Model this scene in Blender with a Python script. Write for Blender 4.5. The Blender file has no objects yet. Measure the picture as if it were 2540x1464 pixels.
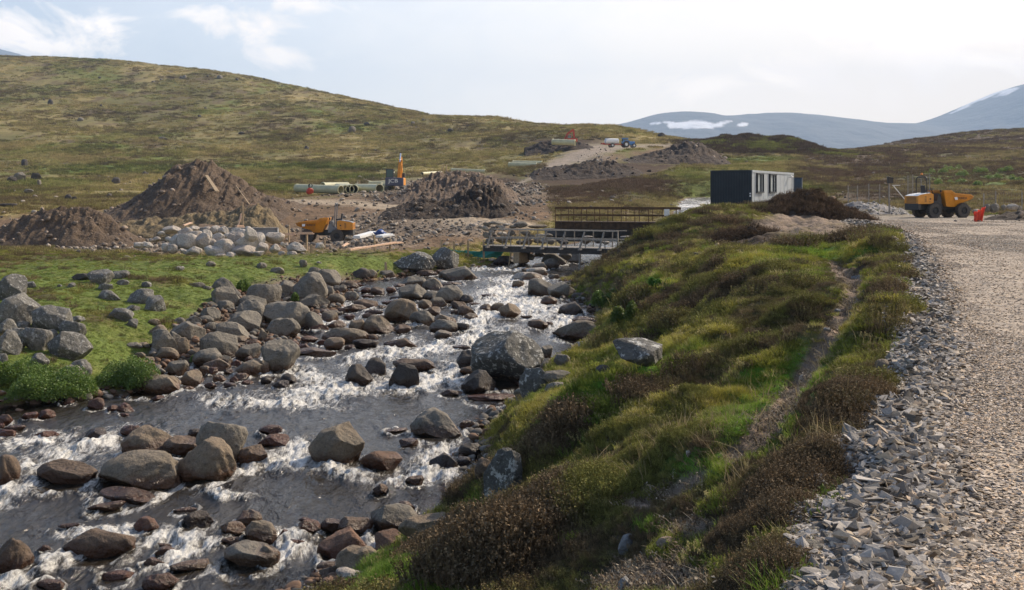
import bpy, bmesh, math, random
import numpy as np
from mathutils import Vector, Matrix, Euler
random.seed(7); RNG = np.random.default_rng(11)
SC = bpy.context.scene; COL = SC.collection
# ---------------------------------------------------------------- camera
F, U0, V0 = 2680.0, 1270.0, 480.0          # focal length and principal ray in photo pixels; the camera is the origin
cam = bpy.data.objects.new('camera', bpy.data.cameras.new('camera')); COL.objects.link(cam)
cam.data.sensor_width = 36.0; cam.data.lens = 36.0*F/2540.0
cam.data.shift_y = -(732.0-V0)/2540.0
cam.rotation_euler = (math.radians(90), 0, 0); cam.data.clip_start = 0.1; cam.data.clip_end = 40000
SC.camera = cam
# ---------------------------------------------------------------- light
SUN_AZ, SUN_EL = math.radians(50), math.radians(36)     # azimuth to the right of the view direction
SUN_DIR = Vector((math.sin(SUN_AZ)*math.cos(SUN_EL), math.cos(SUN_AZ)*math.cos(SUN_EL), math.sin(SUN_EL)))
sun = bpy.data.objects.new('sun', bpy.data.lights.new('sun', 'SUN')); COL.objects.link(sun)
sun.data.energy = 5.0; sun.data.angle = math.radians(0.6); sun.data.color = (1.0, 0.85, 0.66)
sun.rotation_euler = SUN_DIR.to_track_quat('Z', 'Y').to_euler()
world = bpy.data.worlds.new('World'); SC.world = world; world.use_nodes = True
def build_world():
    nt = world.node_tree; N = nt.nodes; L = nt.links
    for n in list(N): N.remove(n)
    out = N.new('ShaderNodeOutputWorld'); bg = N.new('ShaderNodeBackground'); L.new(bg.outputs[0], out.inputs[0])
    sky = N.new('ShaderNodeTexSky'); sky.sky_type = 'NISHITA'; sky.sun_disc = False
    sky.sun_elevation = SUN_EL; sky.sun_rotation = SUN_AZ; sky.air_density = 1.0; sky.dust_density = 2.2; sky.ozone_density = 1.0
    tc = N.new('ShaderNodeTexCoord'); sep = N.new('ShaderNodeSeparateXYZ'); L.new(tc.outputs['Generated'], sep.inputs[0])
    def M(op, a, b=None, c=None, clamp=False):
        n = N.new('ShaderNodeMath'); n.operation = op; n.use_clamp = clamp
        for i, x in enumerate((a, b, c)):
            if x is None: continue
            if isinstance(x, (int, float)): n.inputs[i].default_value = x
            else: L.new(x, n.inputs[i])
        return n.outputs[0]
    X, Y, Z = sep.outputs
    az = M('ARCTAN2', X, Y)                              # azimuth right of north (= view direction)
    el = M('ARCSINE', Z)
    comb = N.new('ShaderNodeCombineXYZ'); L.new(az, comb.inputs[0]); L.new(M('MULTIPLY', el, 1.7), comb.inputs[1])
    no = N.new('ShaderNodeTexNoise'); no.inputs['Scale'].default_value = 13.0; no.inputs['Detail'].default_value = 12.0; no.inputs['Distortion'].default_value = 0.5
    no.inputs['Roughness'].default_value = 0.62; L.new(comb.outputs[0], no.inputs['Vector'])
    nz = M('SUBTRACT', no.outputs['Fac'], 0.5)
    # clouds: (azimuth, elevation, half width, half height, density) in radians of sky
    def pix(u, v): return math.atan((u-U0)/F), math.atan((V0-v)/F*math.cos(math.atan((u-U0)/F)))
    clouds = [(20, 75, 0.075, 0.026, 1.0), (120, 118, 0.055, 0.020, 1.0), (620, 60, 0.052, 0.020, 1.0), (700, 140, 0.042, 0.014, .9), (530,40,.03,.012,.8),
              (740,10,.04,.012,.8), (1730, 210, 0.040, 0.016, .7), (2250, 130, 0.12, 0.042, 1.3), (2450, 60, 0.10, 0.05, 1.1),
              (-900, 60, .2, .05, 1), (3400, 60, .25, .06, 1.2), (600, -900, .3, .07, .9), (1900, -700, .4, .06, .9)]
    tot = None
    for (u, v, a, b, s) in clouds:
        A, E = pix(u, v)
        dx = M('DIVIDE', M('SUBTRACT', az, A), a); dy = M('DIVIDE', M('SUBTRACT', el, E), b)
        r = M('SQRT', M('ADD', M('MULTIPLY', dx, dx), M('MULTIPLY', dy, dy)))
        k = M('MULTIPLY', M('MULTIPLY', M('ADD', M('SUBTRACT', 1.0, r), M('MULTIPLY', nz, 3.8)), 1.5, clamp=True), s)
        tot = k if tot is None else M('MAXIMUM', tot, k)
    # thin high veil, denser towards the sun's side of the sky
    veil = M('MULTIPLY', M('ADD', M('MULTIPLY', M('ADD', az, 0.72), 1.15), M('MULTIPLY', nz, 0.35)), 1.0, clamp=True)
    shade = N.new('ShaderNodeTexNoise'); shade.inputs['Scale'].default_value = 5.0; shade.inputs['Detail'].default_value = 4.0; L.new(comb.outputs[0], shade.inputs['Vector'])
    sh = M('ADD', 0.62, M('MULTIPLY', shade.outputs['Fac'], 0.75))
    mulS = N.new('ShaderNodeMix'); mulS.data_type = 'RGBA'; mulS.blend_type = 'MULTIPLY'; mulS.inputs['Factor'].default_value = 1.0
    L.new(sky.outputs[0], mulS.inputs[6]); mulS.inputs[7].default_value = (SKY_TINT[0], SKY_TINT[1], SKY_TINT[2], 1)
    m1 = N.new('ShaderNodeMix'); m1.data_type = 'RGBA'; L.new(M('MULTIPLY', veil, M('SUBTRACT', 1.12, M('MULTIPLY', el, 1.9), clamp=True)), m1.inputs['Factor']); L.new(mulS.outputs[2], m1.inputs[6])
    vc = N.new('ShaderNodeMix'); vc.data_type = 'RGBA'; vc.inputs[6].default_value = VEIL; vc.inputs[7].default_value = VEIL_W; L.new(M('ADD', M('MULTIPLY', az, 1.3), 0.35, clamp=True), vc.inputs['Factor']); L.new(vc.outputs[2], m1.inputs[7])
    m2 = N.new('ShaderNodeMix'); m2.data_type = 'RGBA'; L.new(M('MULTIPLY', tot, 0.8, clamp=True), m2.inputs['Factor']); L.new(m1.outputs[2], m2.inputs[6])
    cc = N.new('ShaderNodeMix'); cc.data_type = 'RGBA'; cc.blend_type = 'MULTIPLY'; cc.inputs['Factor'].default_value = 1.0
    cc.inputs[6].default_value = CLOUD; cv = N.new('ShaderNodeCombineXYZ')
    for i in range(3): L.new(sh, cv.inputs[i])
    L.new(cv.outputs[0], cc.inputs[7]); L.new(cc.outputs[2], m2.inputs[7])
    L.new(m2.outputs[2], bg.inputs[0]); bg.inputs[1].default_value = SKY_STRENGTH
SKY_STRENGTH = 0.12
SKY_TINT = (.93, 1.0, 1.12)
VEIL = (11.0, 10.3, 9.3, 1); VEIL_W = (12.4, 10.3, 8.0, 1)
CLOUD = (13.0, 11.3, 9.6, 1)
build_world()
SC.view_settings.view_transform = 'Standard'; SC.view_settings.look = 'None'; SC.view_settings.exposure = 0.36; SC.view_settings.gamma = 1.0
SC.cycles.max_bounces = 5; SC.cycles.diffuse_bounces = 2; SC.cycles.glossy_bounces = 2; SC.cycles.transmission_bounces = 3
SC.cycles.transparent_max_bounces = 8; SC.cycles.volume_bounces = 0; SC.cycles.use_denoising = True
# ---------------------------------------------------------------- naming helpers
def tag(o, label=None, cat=None, group=None, kind=None):
    if label: o['label'] = label
    if cat: o['category'] = cat
    if group: o['group'] = group
    if kind: o['kind'] = kind
    return o
def empty(name, loc, rz=0.0):
    o = bpy.data.objects.new(name, None); COL.objects.link(o); o.empty_display_size = 0.3
    o.location = loc; o.rotation_euler = (0, 0, rz); return o
def link(name, me, parent=None, mat=None):
    o = bpy.data.objects.new(name, me); COL.objects.link(o)
    if mat is not None: me.materials.append(mat)
    if parent is not None: o.parent = parent
    return o
def mesh_np(name, verts, faces, smooth=True):
    """verts (n,3), faces (m,3|4) numpy"""
    me = bpy.data.meshes.new(name); verts = np.ascontiguousarray(verts, dtype=np.float32); faces = np.ascontiguousarray(faces, dtype=np.int32)
    k = faces.shape[1]
    me.vertices.add(len(verts)); me.vertices.foreach_set('co', verts.ravel())
    me.loops.add(faces.size); me.loops.foreach_set('vertex_index', faces.ravel())
    me.polygons.add(len(faces)); me.polygons.foreach_set('loop_start', np.arange(0, faces.size, k, dtype=np.int32))
    me.polygons.foreach_set('loop_total', np.full(len(faces), k, dtype=np.int32))
    me.polygons.foreach_set('use_smooth', np.full(len(faces), smooth, dtype=bool))
    me.update(calc_edges=True); return me
def set_col(me, name, rgb):
    a = me.attributes.new(name, 'FLOAT_COLOR', 'POINT'); n = len(rgb)
    buf = np.ones((n, 4), np.float32); buf[:, :3] = rgb; a.data.foreach_set('color', buf.ravel())
def set_f(me, name, x):
    a = me.attributes.new(name, 'FLOAT', 'POINT'); a.data.foreach_set('value', np.ascontiguousarray(x, dtype=np.float32).ravel())
def grid_faces(nr, nc):
    i = np.arange(nr-1)[:, None]*nc + np.arange(nc-1)[None, :]
    return np.stack([i, i+1, i+nc+1, i+nc], -1).reshape(-1, 4)
# ---------------------------------------------------------------- numpy noise
_T = RNG.random((256, 256)).astype(np.float32)
def vnoise(x, y):
    xi = np.floor(x).astype(np.int64); yi = np.floor(y).astype(np.int64); fx = x-xi; fy = y-yi
    fx = fx*fx*(3-2*fx); fy = fy*fy*(3-2*fy); a = _T[xi & 255, yi & 255]; b = _T[(xi+1) & 255, yi & 255]
    c = _T[xi & 255, (yi+1) & 255]; d = _T[(xi+1) & 255, (yi+1) & 255]
    return (a*(1-fx)+b*fx)*(1-fy)+(c*(1-fx)+d*fx)*fy
def fbm(x, y, oct=4, rough=0.5):
    s = 0.0; a = 1.0; t = 0.0
    for k in range(oct):
        s = s + a*(vnoise(x*2**k+17.3*k, y*2**k+5.1*k)-0.5); t += a; a *= rough
    return s/t*2
def sstep(a, b, x):
    t = np.clip((x-a)/(b-a), 0, 1); return t*t*(3-2*t)
def smooth1(x): return x
# ---------------------------------------------------------------- terrain
def W(u, v, Y): return ((u-U0)*Y/F, Y, (V0-v)*Y/F)
def zw(Y):                                               # river surface level: a falling, upstream rising plane
    return np.interp(Y, [0, 68, 80, 100, 112, 118, 130, 150, 175, 260], [-6.74, -4.70, -4.25, -3.7, -2.9, -2.45, -1.9, -1.1, -0.4, 1.5])
CP = []
def cp(*a):                                              # photo pixel + distance
    for (u, v, Y) in a: CP.append(W(u, v, Y))
def cw(*a):                                              # world point
    for p in a: CP.append(p)
ROADE = [(1.5,0.4),(4.0,1.08),(4.4,1.27),(5.2,1.55),(5.6,1.70),(7.1,2.38),(8.5,3.0),(10.2,3.68),(13,4.75),(15.3,5.6),(17.9,6.55),(23.8,8.7),(33,11.9),(40,14.2),(47.6,16.4),(57,18.4),(62,19.5),(70,21)]
def roadx(Y): return np.interp(Y, [a for a, b in ROADE], [b for a, b in ROADE])
for (Y, X) in ROADE:
    if Y < 60: cw((X+0.6, Y, -1.6), (X+3, Y, -1.6), (X+6, Y, -1.6))
for (Y, X) in ROADE[::2]: cw((X-.30*(1 if Y < 30 else 1.6), Y, -1.74), (X-1.0*(1 if Y < 30 else 1.6), Y, -2.0 if Y < 40 else -1.95))
cw((-1, 1.5, -3.2), (1, 1.5, -1.8), (-3, 3, -5.5), (-1.2, 4, -3.9), (0, 4, -2.7), (12, 8, -1.6), (20, 15, -1.4), (30, 30, -1.0))
cp((1400,1464,7),(1700,1464,5.3),(1000,1464,11),(850,1464,14.5),(1400,1300,9.5),(1150,1370,16),(1250,1300,15),(1330,1250,12.5),
   (1215,1075,24),(1300,1020,24),(1400,1000,21),(1500,1100,12.6),(1450,1070,14.5),(1600,1000,15),(1600,1200,9.8),(1600,1350,7.1),(1750,1250,7.2),(1850,1110,9.3),
   (1990,950,12.8),(2070,820,17.9),(2120,700,27),(2100,660,33),(2000,618,45),(1900,603,47),(1500,940,20),(1650,870,23),(1430,965,24.5),
   (1600,912,24),(1700,820,27),(1500,835,36),(1560,770,41),(1900,636,34),(1980,645,33),(1780,645,36),(1750,800,26),(1850,780,23),(1950,720,27),(1700,700,36),
   (1600,700,42),(1480,745,46),(1600,650,50),(1750,633,48),(1500,642,60),(1450,696,60),(1600,582,62),(1560,606,60.5),(1500,690,66),(1560,668,66.5),(1620,625,67),(1500,690,71),(1600,650,72),(1680,575,72),(1650,610,77),(1700,534,65),(1760,528,70),(1650,553,63))
cp((100,880,33),(200,780,38),(50,700,46),(400,700,47),(600,680,52),(300,640,62),(700,650,60),(900,642,63),(0,640,62),(350,885,35.5),
   (400,785,41),(500,850,38),(650,750,48),(600,725,50),(800,685,57),(-250,790,38),(-300,700,50),(-300,620,70),(-900,600,60),(-400,900,32),(-900,900,30))
cp((1130,645,69.5),(1195,648,70.5),(1130,614,75),(1200,602,77.5),(1250,640,71.5))
cp((0,600,90),(300,600,90),(600,600,90),(850,600,90),(1000,592,90),(500,640,68),(800,625,70),(1000,625,70),(1100,575,88),(1200,556,88),(1240,570,80),(1190,610,75),
   (1050,530,105),(900,508,120),(750,505,125),(650,508,120),(850,483,150),(1000,472,160),(740,487,152),(600,500,130),(300,520,112),(0,520,112),(-400,520,112),
   (700,580,96),(900,575,98),(-400,590,90))
cp((0,478,160),(0,440,220),(0,385,300),(0,300,420),(0,215,560),(0,138,700),(0,265,1000),(-500,480,160),(-500,380,300),(-500,130,700),(-500,250,1000),(-1300,380,300),(-1300,120,700),(-1300,500,120),
   (500,475,160),(500,445,220),(500,400,300),(500,325,420),(500,240,560),(500,172,680),(500,290,1000),(250,146,690),
   (750,222,640),(750,400,300),(750,320,430),(750,455,210),(870,247,600),(700,208,650),(600,189,665),
   (1000,272,560),(1000,450,215),(1000,400,300),(1000,340,400),(1000,360,1000),(1120,290,520),(1200,290,500),(1200,455,200),(1200,420,260),(1200,370,340),(1200,325,420),
   (1200,380,1000),(1366,311,450),(1366,408,246),(1366,365,300),(1366,338,360),(1477,316,430),(1477,366,270),(1532,318,420),(1588,329,400),(1588,366,280),(1480,400,1000),
   (1300,302,475),(1640,341,380),(1671,350,360),(1700,380,900),(1700,370,500),(1300,440,200),(1300,472,165),(1400,470,165),(1500,470,158),(1600,445,190),(1400,500,130),
   (1400,538,100),(1500,543,96),(1620,525,105),(1500,400,228),(1600,400,240),(1700,400,252),(1650,500,136),(1750,452,170),(1430,385,260),(1400,412,225),
   (1850,375,320),(2000,380,320),(1900,392,270),(1800,390,270),(1900,410,230),(1900,440,170),(1880,480,110),(2060,384,400),(2125,373,430),(2207,374,450),
   (2262,364,480),(2303,344,500),(2358,340,510),(2388,327,520),(2540,320,520),(2900,290,520),(2060,400,900),(2300,390,900),(2540,370,900),(2900,350,900),
   (2150,420,230),(2300,395,260),(2540,372,300),(2300,440,170),(2540,420,190),(2300,490,110),(2540,500,100),(2150,480,110),(2900,400,200),(2900,500,90),
   (2300,541,70),(2540,541,70),(2150,541,68),(2300,535,76),(2540,528,80),(1860,518,75),(1960,510,84),(1760,521,76),(2060,522,75),(2050,500,95))
cp((1480,385,620),(1600,390,560),(1640,395,700),(1700,385,700),(1850,398,480),(1850,398,700),(1960,398,450),(2060,398,600),(2160,400,600),(2300,380,700),(2540,350,700),(2080,386,430),(1780,392,420),(1700,375,430))
cp((0,470,1500),(1270,440,1500),(2540,440,1500),(-1500,440,1500),(3500,430,1500))
CP = np.array(CP)
def ts(X, Y): return X/Y, np.log(Y)
_a, _s = ts(CP[:, 0], CP[:, 1])
def kern(r2): return np.sqrt(r2+0.0006)
_K = kern((_a[:, None]-_a[None])**2+(_s[:, None]-_s[None])**2)
_n = len(CP); _A = np.zeros((_n+3, _n+3)); _A[:_n, :_n] = _K - 0.004*np.eye(_n); P3 = np.stack([np.ones(_n), _a, _s], 1)
_A[:_n, _n:] = P3; _A[_n:, :_n] = P3.T
# fit z/Y^0.6 so that near and far are equally well conditioned
_Wt = np.linalg.solve(_A, np.concatenate([CP[:, 2]/CP[:, 1]**0.6, np.zeros(3)]))
def base_h(X, Y):
    t, s = ts(X, Y); sh = t.shape; t = t.ravel(); s = s.ravel(); out = np.empty_like(t)
    for i in range(0, len(t), 60000):
        j = slice(i, i+60000)
        out[j] = kern((t[j, None]-_a[None])**2+(s[j, None]-_s[None])**2) @ _Wt[:_n] + _Wt[_n]+_Wt[_n+1]*t[j]+_Wt[_n+2]*s[j]
    return out.reshape(sh)*Y**0.6
RL = [(10,-9),(17,-14),(24,-15.5),(29.8,-14),(31.3,-11.2),(33,-11.2),(36,-11.3),(38.9,-8.6),(44,-8.6),(49.5,-8.2),(55,-8.3),(59.5,-8.6),(62.6,-7),(67,-3.2),(70,-1.3),(76,0.3)]
RR = [(10,-5.5),(15,-3.7),(17,-3.0),(19.1,-1.35),(22.5,-0.75),(25.6,-0.8),(29.8,0.1),(31.9,1.3),(37.5,2.0),(41.6,3.2),(46.8,3.7),(52,3.2),(55.6,2.9),(62,3.1),(65,4.3),(68,5.4),(76,7)]
UP = [(2.2,70),(3.4,76),(8,86),(13,97),(18.5,112),(22.5,130),(26,150),(29,163)]
def river_d(X, Y):                                       # >0 inside the river, metres from its edge
    wob = 0.55*fbm(X*0.8+3, Y*0.8, 3)
    xl = np.interp(Y, [a for a, b in RL], [b for a, b in RL]); xr = np.interp(Y, [a for a, b in RR], [b for a, b in RR])
    d = np.minimum(X-xl, xr-X)
    d = np.where(Y > 75, -50.0, d)
    du = np.full_like(X, 1e9)
    for (p, q) in zip(UP[:-1], UP[1:]):
        ax, ay = p; bx, by = q; L2 = (bx-ax)**2+(by-ay)**2
        k = np.clip(((X-ax)*(bx-ax)+(Y-ay)*(by-ay))/L2, 0, 1)
        du = np.minimum(du, np.hypot(X-ax-k*(bx-ax), Y-ay-k*(by-ay)))
    return np.maximum(d, np.where(Y > 100, 2.5, 3.4)-du) + wob
# zone masks painted over the ground as a plan (stored per vertex, in world space)
ZU0, ZV0, ZS = -700, 100, 5.0; ZNU, ZNV = 800, 340
_uu, _vv = np.meshgrid(ZU0+np.arange(ZNU)*ZS, ZV0+np.arange(ZNV)*ZS)
def poly_mask(pts, soft=14):
    pts = np.array(pts, float); inside = np.zeros(_uu.shape, bool); dist = np.full(_uu.shape, 1e9)
    for (x1, y1), (x2, y2) in zip(pts, np.roll(pts, -1, 0)):
        c = ((y1 > _vv) != (y2 > _vv)) & (_uu < (x2-x1)*(_vv-y1)/(y2-y1+1e-9)+x1); inside ^= c
        L2 = (x2-x1)**2+(y2-y1)**2+1e-9; k = np.clip(((_uu-x1)*(x2-x1)+(_vv-y1)*(y2-y1))/L2, 0, 1)
        dist = np.minimum(dist, np.hypot(_uu-x1-k*(x2-x1), _vv-y1-k*(y2-y1)))
    return np.clip(0.5+np.where(inside, dist, -dist)/soft, 0, 1)
def line_mask(pts, soft=1.9):                            # pts (u,v,halfwidth)
    m = np.zeros(_uu.shape)
    for (x1, y1, w1), (x2, y2, w2) in zip(pts[:-1], pts[1:]):
        L2 = (x2-x1)**2+(y2-y1)**2+1e-9; k = np.clip(((_uu-x1)*(x2-x1)+(_vv-y1)*(y2-y1))/L2, 0, 1)
        d = np.hypot(_uu-x1-k*(x2-x1), _vv-y1-k*(y2-y1)); w = w1+(w2-w1)*k
        m = np.maximum(m, np.clip(soft-d/w, 0, 1))
    return np.clip(m, 0, 1)
def ell_mask(l):
    m = np.zeros(_uu.shape)
    for (u, v, a, b, ang) in l:
        c, s = math.cos(math.radians(ang)), math.sin(math.radians(ang)); dx = (_uu-u)*c-(_vv-v)*s; dy = (_uu-u)*s+(_vv-v)*c
        m = np.maximum(m, np.clip(1.6-1.1*np.sqrt((dx/a)**2+(dy/b)**2), 0, 1))
    return m
ZONES = [  # (name, rgb, mask)   later ones paint over earlier ones
 ('moor', (.15,.135,.050), None),
 ('moorbrown', (.085,.058,.036), np.maximum(poly_mask([(2000,372),(2120,350),(2260,325),(2400,300),(2700,280),(3300,300),(3300,540),(2130,530),(2050,470),(1960,430)], 50), ell_mask([(1850,360,190,26,0),(1450,500,190,38,0),(1560,460,120,24,0)]))),
 ('moorgreen', (.095,.135,.026), ell_mask([(2400,440,170,22,-4),(1750,395,120,8,0),(1900,395,80,8,0),(1700,430,60,8,0),(2050,470,80,8,0),(300,420,200,10,0),(120,455,120,10,0),(750,415,200,9,0),(850,440,150,8,0),(700,468,60,8,0)])),
 ('greenleft', (.105,.138,.030), poly_mask([(-700,645),(0,632),(200,630),(420,640),(760,628),(870,618),(960,622),(985,665),(870,690),(700,720),(560,770),(430,800),(350,900),(340,980),(-100,1020),(-700,1100)], 22)),
 ('brownleft', (.095,.070,.034), np.maximum(poly_mask([(-700,540),(0,560),(300,600),(400,625),(430,645),(200,640),(0,650),(-700,660)], 26)*.8, ell_mask([(60,730,70,12,0),(420,700,60,9,0),(250,790,50,12,0)])*.7)),
 ('earth', (.15,.098,.058), np.maximum(poly_mask([(330,520),(640,505),(700,500),(900,480),(1230,430),(1340,470),(1380,540),(1240,600),(1000,625),(860,622),(740,632),(400,630),(280,600),(-80,590),(-80,545)], 26), ell_mask([(1500,400,60,14,16),(1640,378,90,12,5),(1380,440,60,10,0)])*.9)),
 ('moss', (.145,.150,.030), ell_mask([(1720,650,190,26,5),(1650,690,80,14,20),(1320,1000,160,55,16),(1500,930,250,34,18),(1600,850,190,38,8),(1220,1060,60,60,0),(1900,900,150,50,30),(1560,1010,140,30,10),(1440,690,90,20,20),(1230,1190,70,55,40),(1150,1330,60,30,0),(1550,790,60,26,0),(2140,760,90,60,60),(2150,620,120,24,0)])*.9),
 ('heather', (.062,.044,.027), ell_mask([(1820,740,290,100,-8),(1800,850,230,50,18),(1450,1090,250,85,-6),(1600,1050,170,45,0),(1400,1240,330,95,-16),(1700,1130,90,35,0),(1480,640,130,60,28),(1560,600,150,42,14),(1880,1280,150,120,40),(2080,1010,90,170,-32),(2180,800,70,170,-10),(2180,640,110,60,0),(1350,1400,230,80,-10),(1700,960,180,34,14),(1950,1400,100,40,0),(1850,560,140,20,0)])),
 ('grass', (.085,.175,.018), ell_mask([(1870,1010,100,95,35),(1990,930,60,60,40),(1730,1155,70,40,0),(1620,700,60,14,10),(2060,625,100,16,0),(980,1440,190,55,-16),(1500,950,170,22,18),(1620,1300,40,25,0),(1640,1450,60,20,0),(1200,1230,40,40,0),(1700,860,80,16,6),(1860,640,100,10,0),(2000,1460,90,20,0)])),
 ('dirt', (.20,.150,.110), np.maximum(line_mask([(1810,1130,16),(1880,1080,26),(1920,1040,24),(1960,990,19),(2000,930,17),(2040,860,15),(2080,800,13),(2110,745,13),(2120,700,15),(2070,665,10),(2060,650,4)]), ell_mask([(1700,1200,60,22,30),(1720,1300,44,24,0),(1640,1430,130,42,0),(1590,1250,30,12,0),(1990,545,140,26,12),(2060,570,110,18,8)])*.9)),
 ('peat', (.045,.030,.021), ell_mask([(1845,592,90,22,0),(2130,1180,45,14,20),(1870,1370,50,14,0),(1990,1180,40,10,0)])),
 ('rubble', (.19,.15,.11), np.maximum(ell_mask([(960,560,200,28,4),(1150,560,110,22,-8),(1080,470,180,30,0),(1280,480,70,30,0),(420,610,120,18,0),(900,600,120,14,0),(240,615,110,10,0),(1480,385,40,26,50)])*.8, 0)),
 ('peatbank', (.060,.036,.020), ell_mask([(1440,440,140,22,6),(1590,415,130,24,12),(1400,352,90,7,0),(1190,505,110,34,0),(1000,495,80,18,0),(1250,460,60,20,0)])*.95),
 ('bar', (.15,.115,.085), poly_mask([(440,815),(560,735),(700,695),(860,685),(910,700),(820,780),(760,880),(680,960),(450,975),(360,905),(390,850)], 30)),
 ('track', (.33,.265,.19), line_mask([(1330,560,6),(1230,552,9),(1120,545,14),(1050,530,11),(970,514,8),(880,504,6),(760,502,5),(640,506,4)], 1.6)),
 ('trackup', (.29,.24,.19), np.maximum(line_mask([(1340,440,5),(1375,412,14),(1420,392,20),(1470,374,15),(1540,366,5),(1600,362,3),(1660,357,2.5)], 1.35), line_mask([(1230,500,4),(1300,450,4),(1340,436,5)], 1.3))),
 ('hard', (.30,.265,.215), poly_mask([(2090,548),(2180,536),(2600,538),(2600,560),(2260,566),(2100,558)], 8)),
]
PATHW = line_mask([(1600,1500,200),(1700,1310,110),(1800,1150,90),(1920,1040,70),(2000,930,60),(2040,860,55),(2100,760,50),(2120,700,45),(2060,655,30)], 1.9)
def sample_mask(m, u, v):
    x = np.clip((u-ZU0)/ZS, 0, ZNU-1.01); y = np.clip((v-ZV0)/ZS, 0, ZNV-1.01); xi = x.astype(int); yi = y.astype(int); fx = x-xi; fy = y-yi
    return (m[yi, xi]*(1-fx)+m[yi, xi+1]*fx)*(1-fy)+(m[yi+1, xi]*(1-fx)+m[yi+1, xi+1]*fx)*fy
# ground grid: rows of constant distance, so that the mesh is finest near the banks
TN, SN = 900, 1150
TT = np.linspace(-0.72, 0.72, TN); SS = np.linspace(math.log(1.6), math.log(1500), SN)
GT, GS = np.meshgrid(TT, SS); GY = np.exp(GS); GX = GT*GY
def zone_weights(X, Y, Z):
    u = U0+F*X/Y; v = V0-F*Z/Y
    du = 16*fbm(X*0.5*24/np.maximum(Y, 6), Y*.5*24/np.maximum(Y, 6), 4)
    u2 = u+du; v2 = v+du[::-1]*0.25 if du.ndim > 1 else v
    return {n: (sample_mask(m, u2, v2) if m is not None else np.ones_like(X)) for (n, c, m) in ZONES}
MOUNDS = [(6.6,30,2.6,3.6,.45),(4.2,34,1.6,3,.3),(1.0,14.2,1.0,1.0,.38),(1.9,12.6,.7,.7,.2),(-.35,24.4,1.1,1.0,.40),(.9,26.5,1.0,1.2,.25),(2.2,19.5,1.0,1.4,-.25),(4.2,26,1.2,1.6,-.35),(-.6,16.5,.7,.9,.25),(.2,10.5,.6,.6,.22),(3.6,18,1.0,1.2,.22),(6.6,24,1.2,1.6,.2),(8.6,40,2,3,.25),(5.8,49,1.6,2.2,.2)]
def make_height():
    H = base_h(GX, GY); X, Y = GX, GY
    # hummocks
    far = sstep(70, 140, Y)
    H = H + (1-far)*((0.16+.22*(X > -2-.02*Y))*fbm(X*0.55, Y*0.55, 3)+(0.10+.12*(X > -2-.02*Y))*fbm(X*1.7, Y*1.7, 4)) + far*(0.5*fbm(X*0.10, Y*0.10, 4)+1.6*fbm(X*.022, Y*.022, 3)*sstep(200, 400, Y))
    zone = zone_weights(X, Y, H)
    nearm = (1-sstep(60, 75, Y))
    H = H + nearm*(zone['heather']*(1-sstep(38,55,Y))*(0.22+0.30*fbm(X*0.9, Y*0.9, 3))*np.clip(Y/20, .25, 1) + sum(h*np.exp(-((X-a)/r1)**2-((Y-b)/r2)**2) for (a,b,r1,r2,h) in MOUNDS) - zone['dirt']*0.07*(1-sstep(40,50,Y)))
    # road bench
    rx = roadx(Y); e = X-rx+0.22*fbm(X*0.9, Y*0.9, 3)
    wroad = sstep(-0.25, 0.30, e)*(1-sstep(60, 72, Y))
    H = H*(1-wroad)+(-1.6+0.02*fbm(X*2, Y*2, 3)+0.05*fbm(X*.3, Y*.3, 2))*wroad
    pad = sstep(0, 3, X-(roadx(Y)-1))*sstep(60, 70, Y)*(1-sstep(72, 80, Y)); H = H*(1-pad)-1.58*pad
    # river
    d = river_d(X, Y); z = zw(Y)
    bw = np.where(Y > 78, 7.0, np.where(X > (np.interp(Y, [10, 70], [-6, 1])), 1.7, 3.0))
    out = -d
    k = sstep(0, bw, out)
    ho = np.maximum(H, z+0.10)*k + (z+0.05)*(1-k)
    nearr = out < 9
    H = np.where((out > 0) & nearr, np.maximum(np.where(out < bw, ho, np.maximum(H, z+0.22)), z-5), H)
    bed = z-0.06-0.42*sstep(0, 2.2, d)-0.10*fbm(X*1.3, Y*1.3, 3)-0.05*fbm(X*4, Y*4, 2)
    H = np.where(d > 0, bed, H)
    return H, d, zone, wroad, pad
GH, GD, GZONE, GROAD, GPAD = make_height()
GZONE = zone_weights(GX, GY, GH)
def hgt(X, Y):
    X = np.asarray(X, float); Y = np.asarray(Y, float)
    x = np.clip((X/Y-TT[0])/(TT[1]-TT[0]), 0, TN-1.01); y = np.clip((np.log(Y)-SS[0])/(SS[1]-SS[0]), 0, SN-1.01)
    xi = x.astype(int); yi = y.astype(int); fx = x-xi; fy = y-yi
    return (GH[yi, xi]*(1-fx)+GH[yi, xi+1]*fx)*(1-fy)+(GH[yi+1, xi]*(1-fx)+GH[yi+1, xi+1]*fx)*fy
_ys = np.exp(np.linspace(math.log(2.5), math.log(1200), 4000))
def hit(u, v, water=True):
    """first place where the line of sight through a photo pixel meets ground or water -> (X, Y, Z)"""
    X = (u-U0)/F*_ys; zr = (V0-v)/F*_ys; g = hgt(X, _ys)
    if water: g = np.where(river_d(X, _ys) > -0.1, np.maximum(g, zw(_ys)), g)
    k = np.argmax(zr < g)
    if k == 0: k = len(_ys)-1
    return float(X[k]), float(_ys[k]), float(g[k])
ZN = [z[0] for z in ZONES]; ZC = {z[0]: np.array(z[1]) for z in ZONES}
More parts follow.
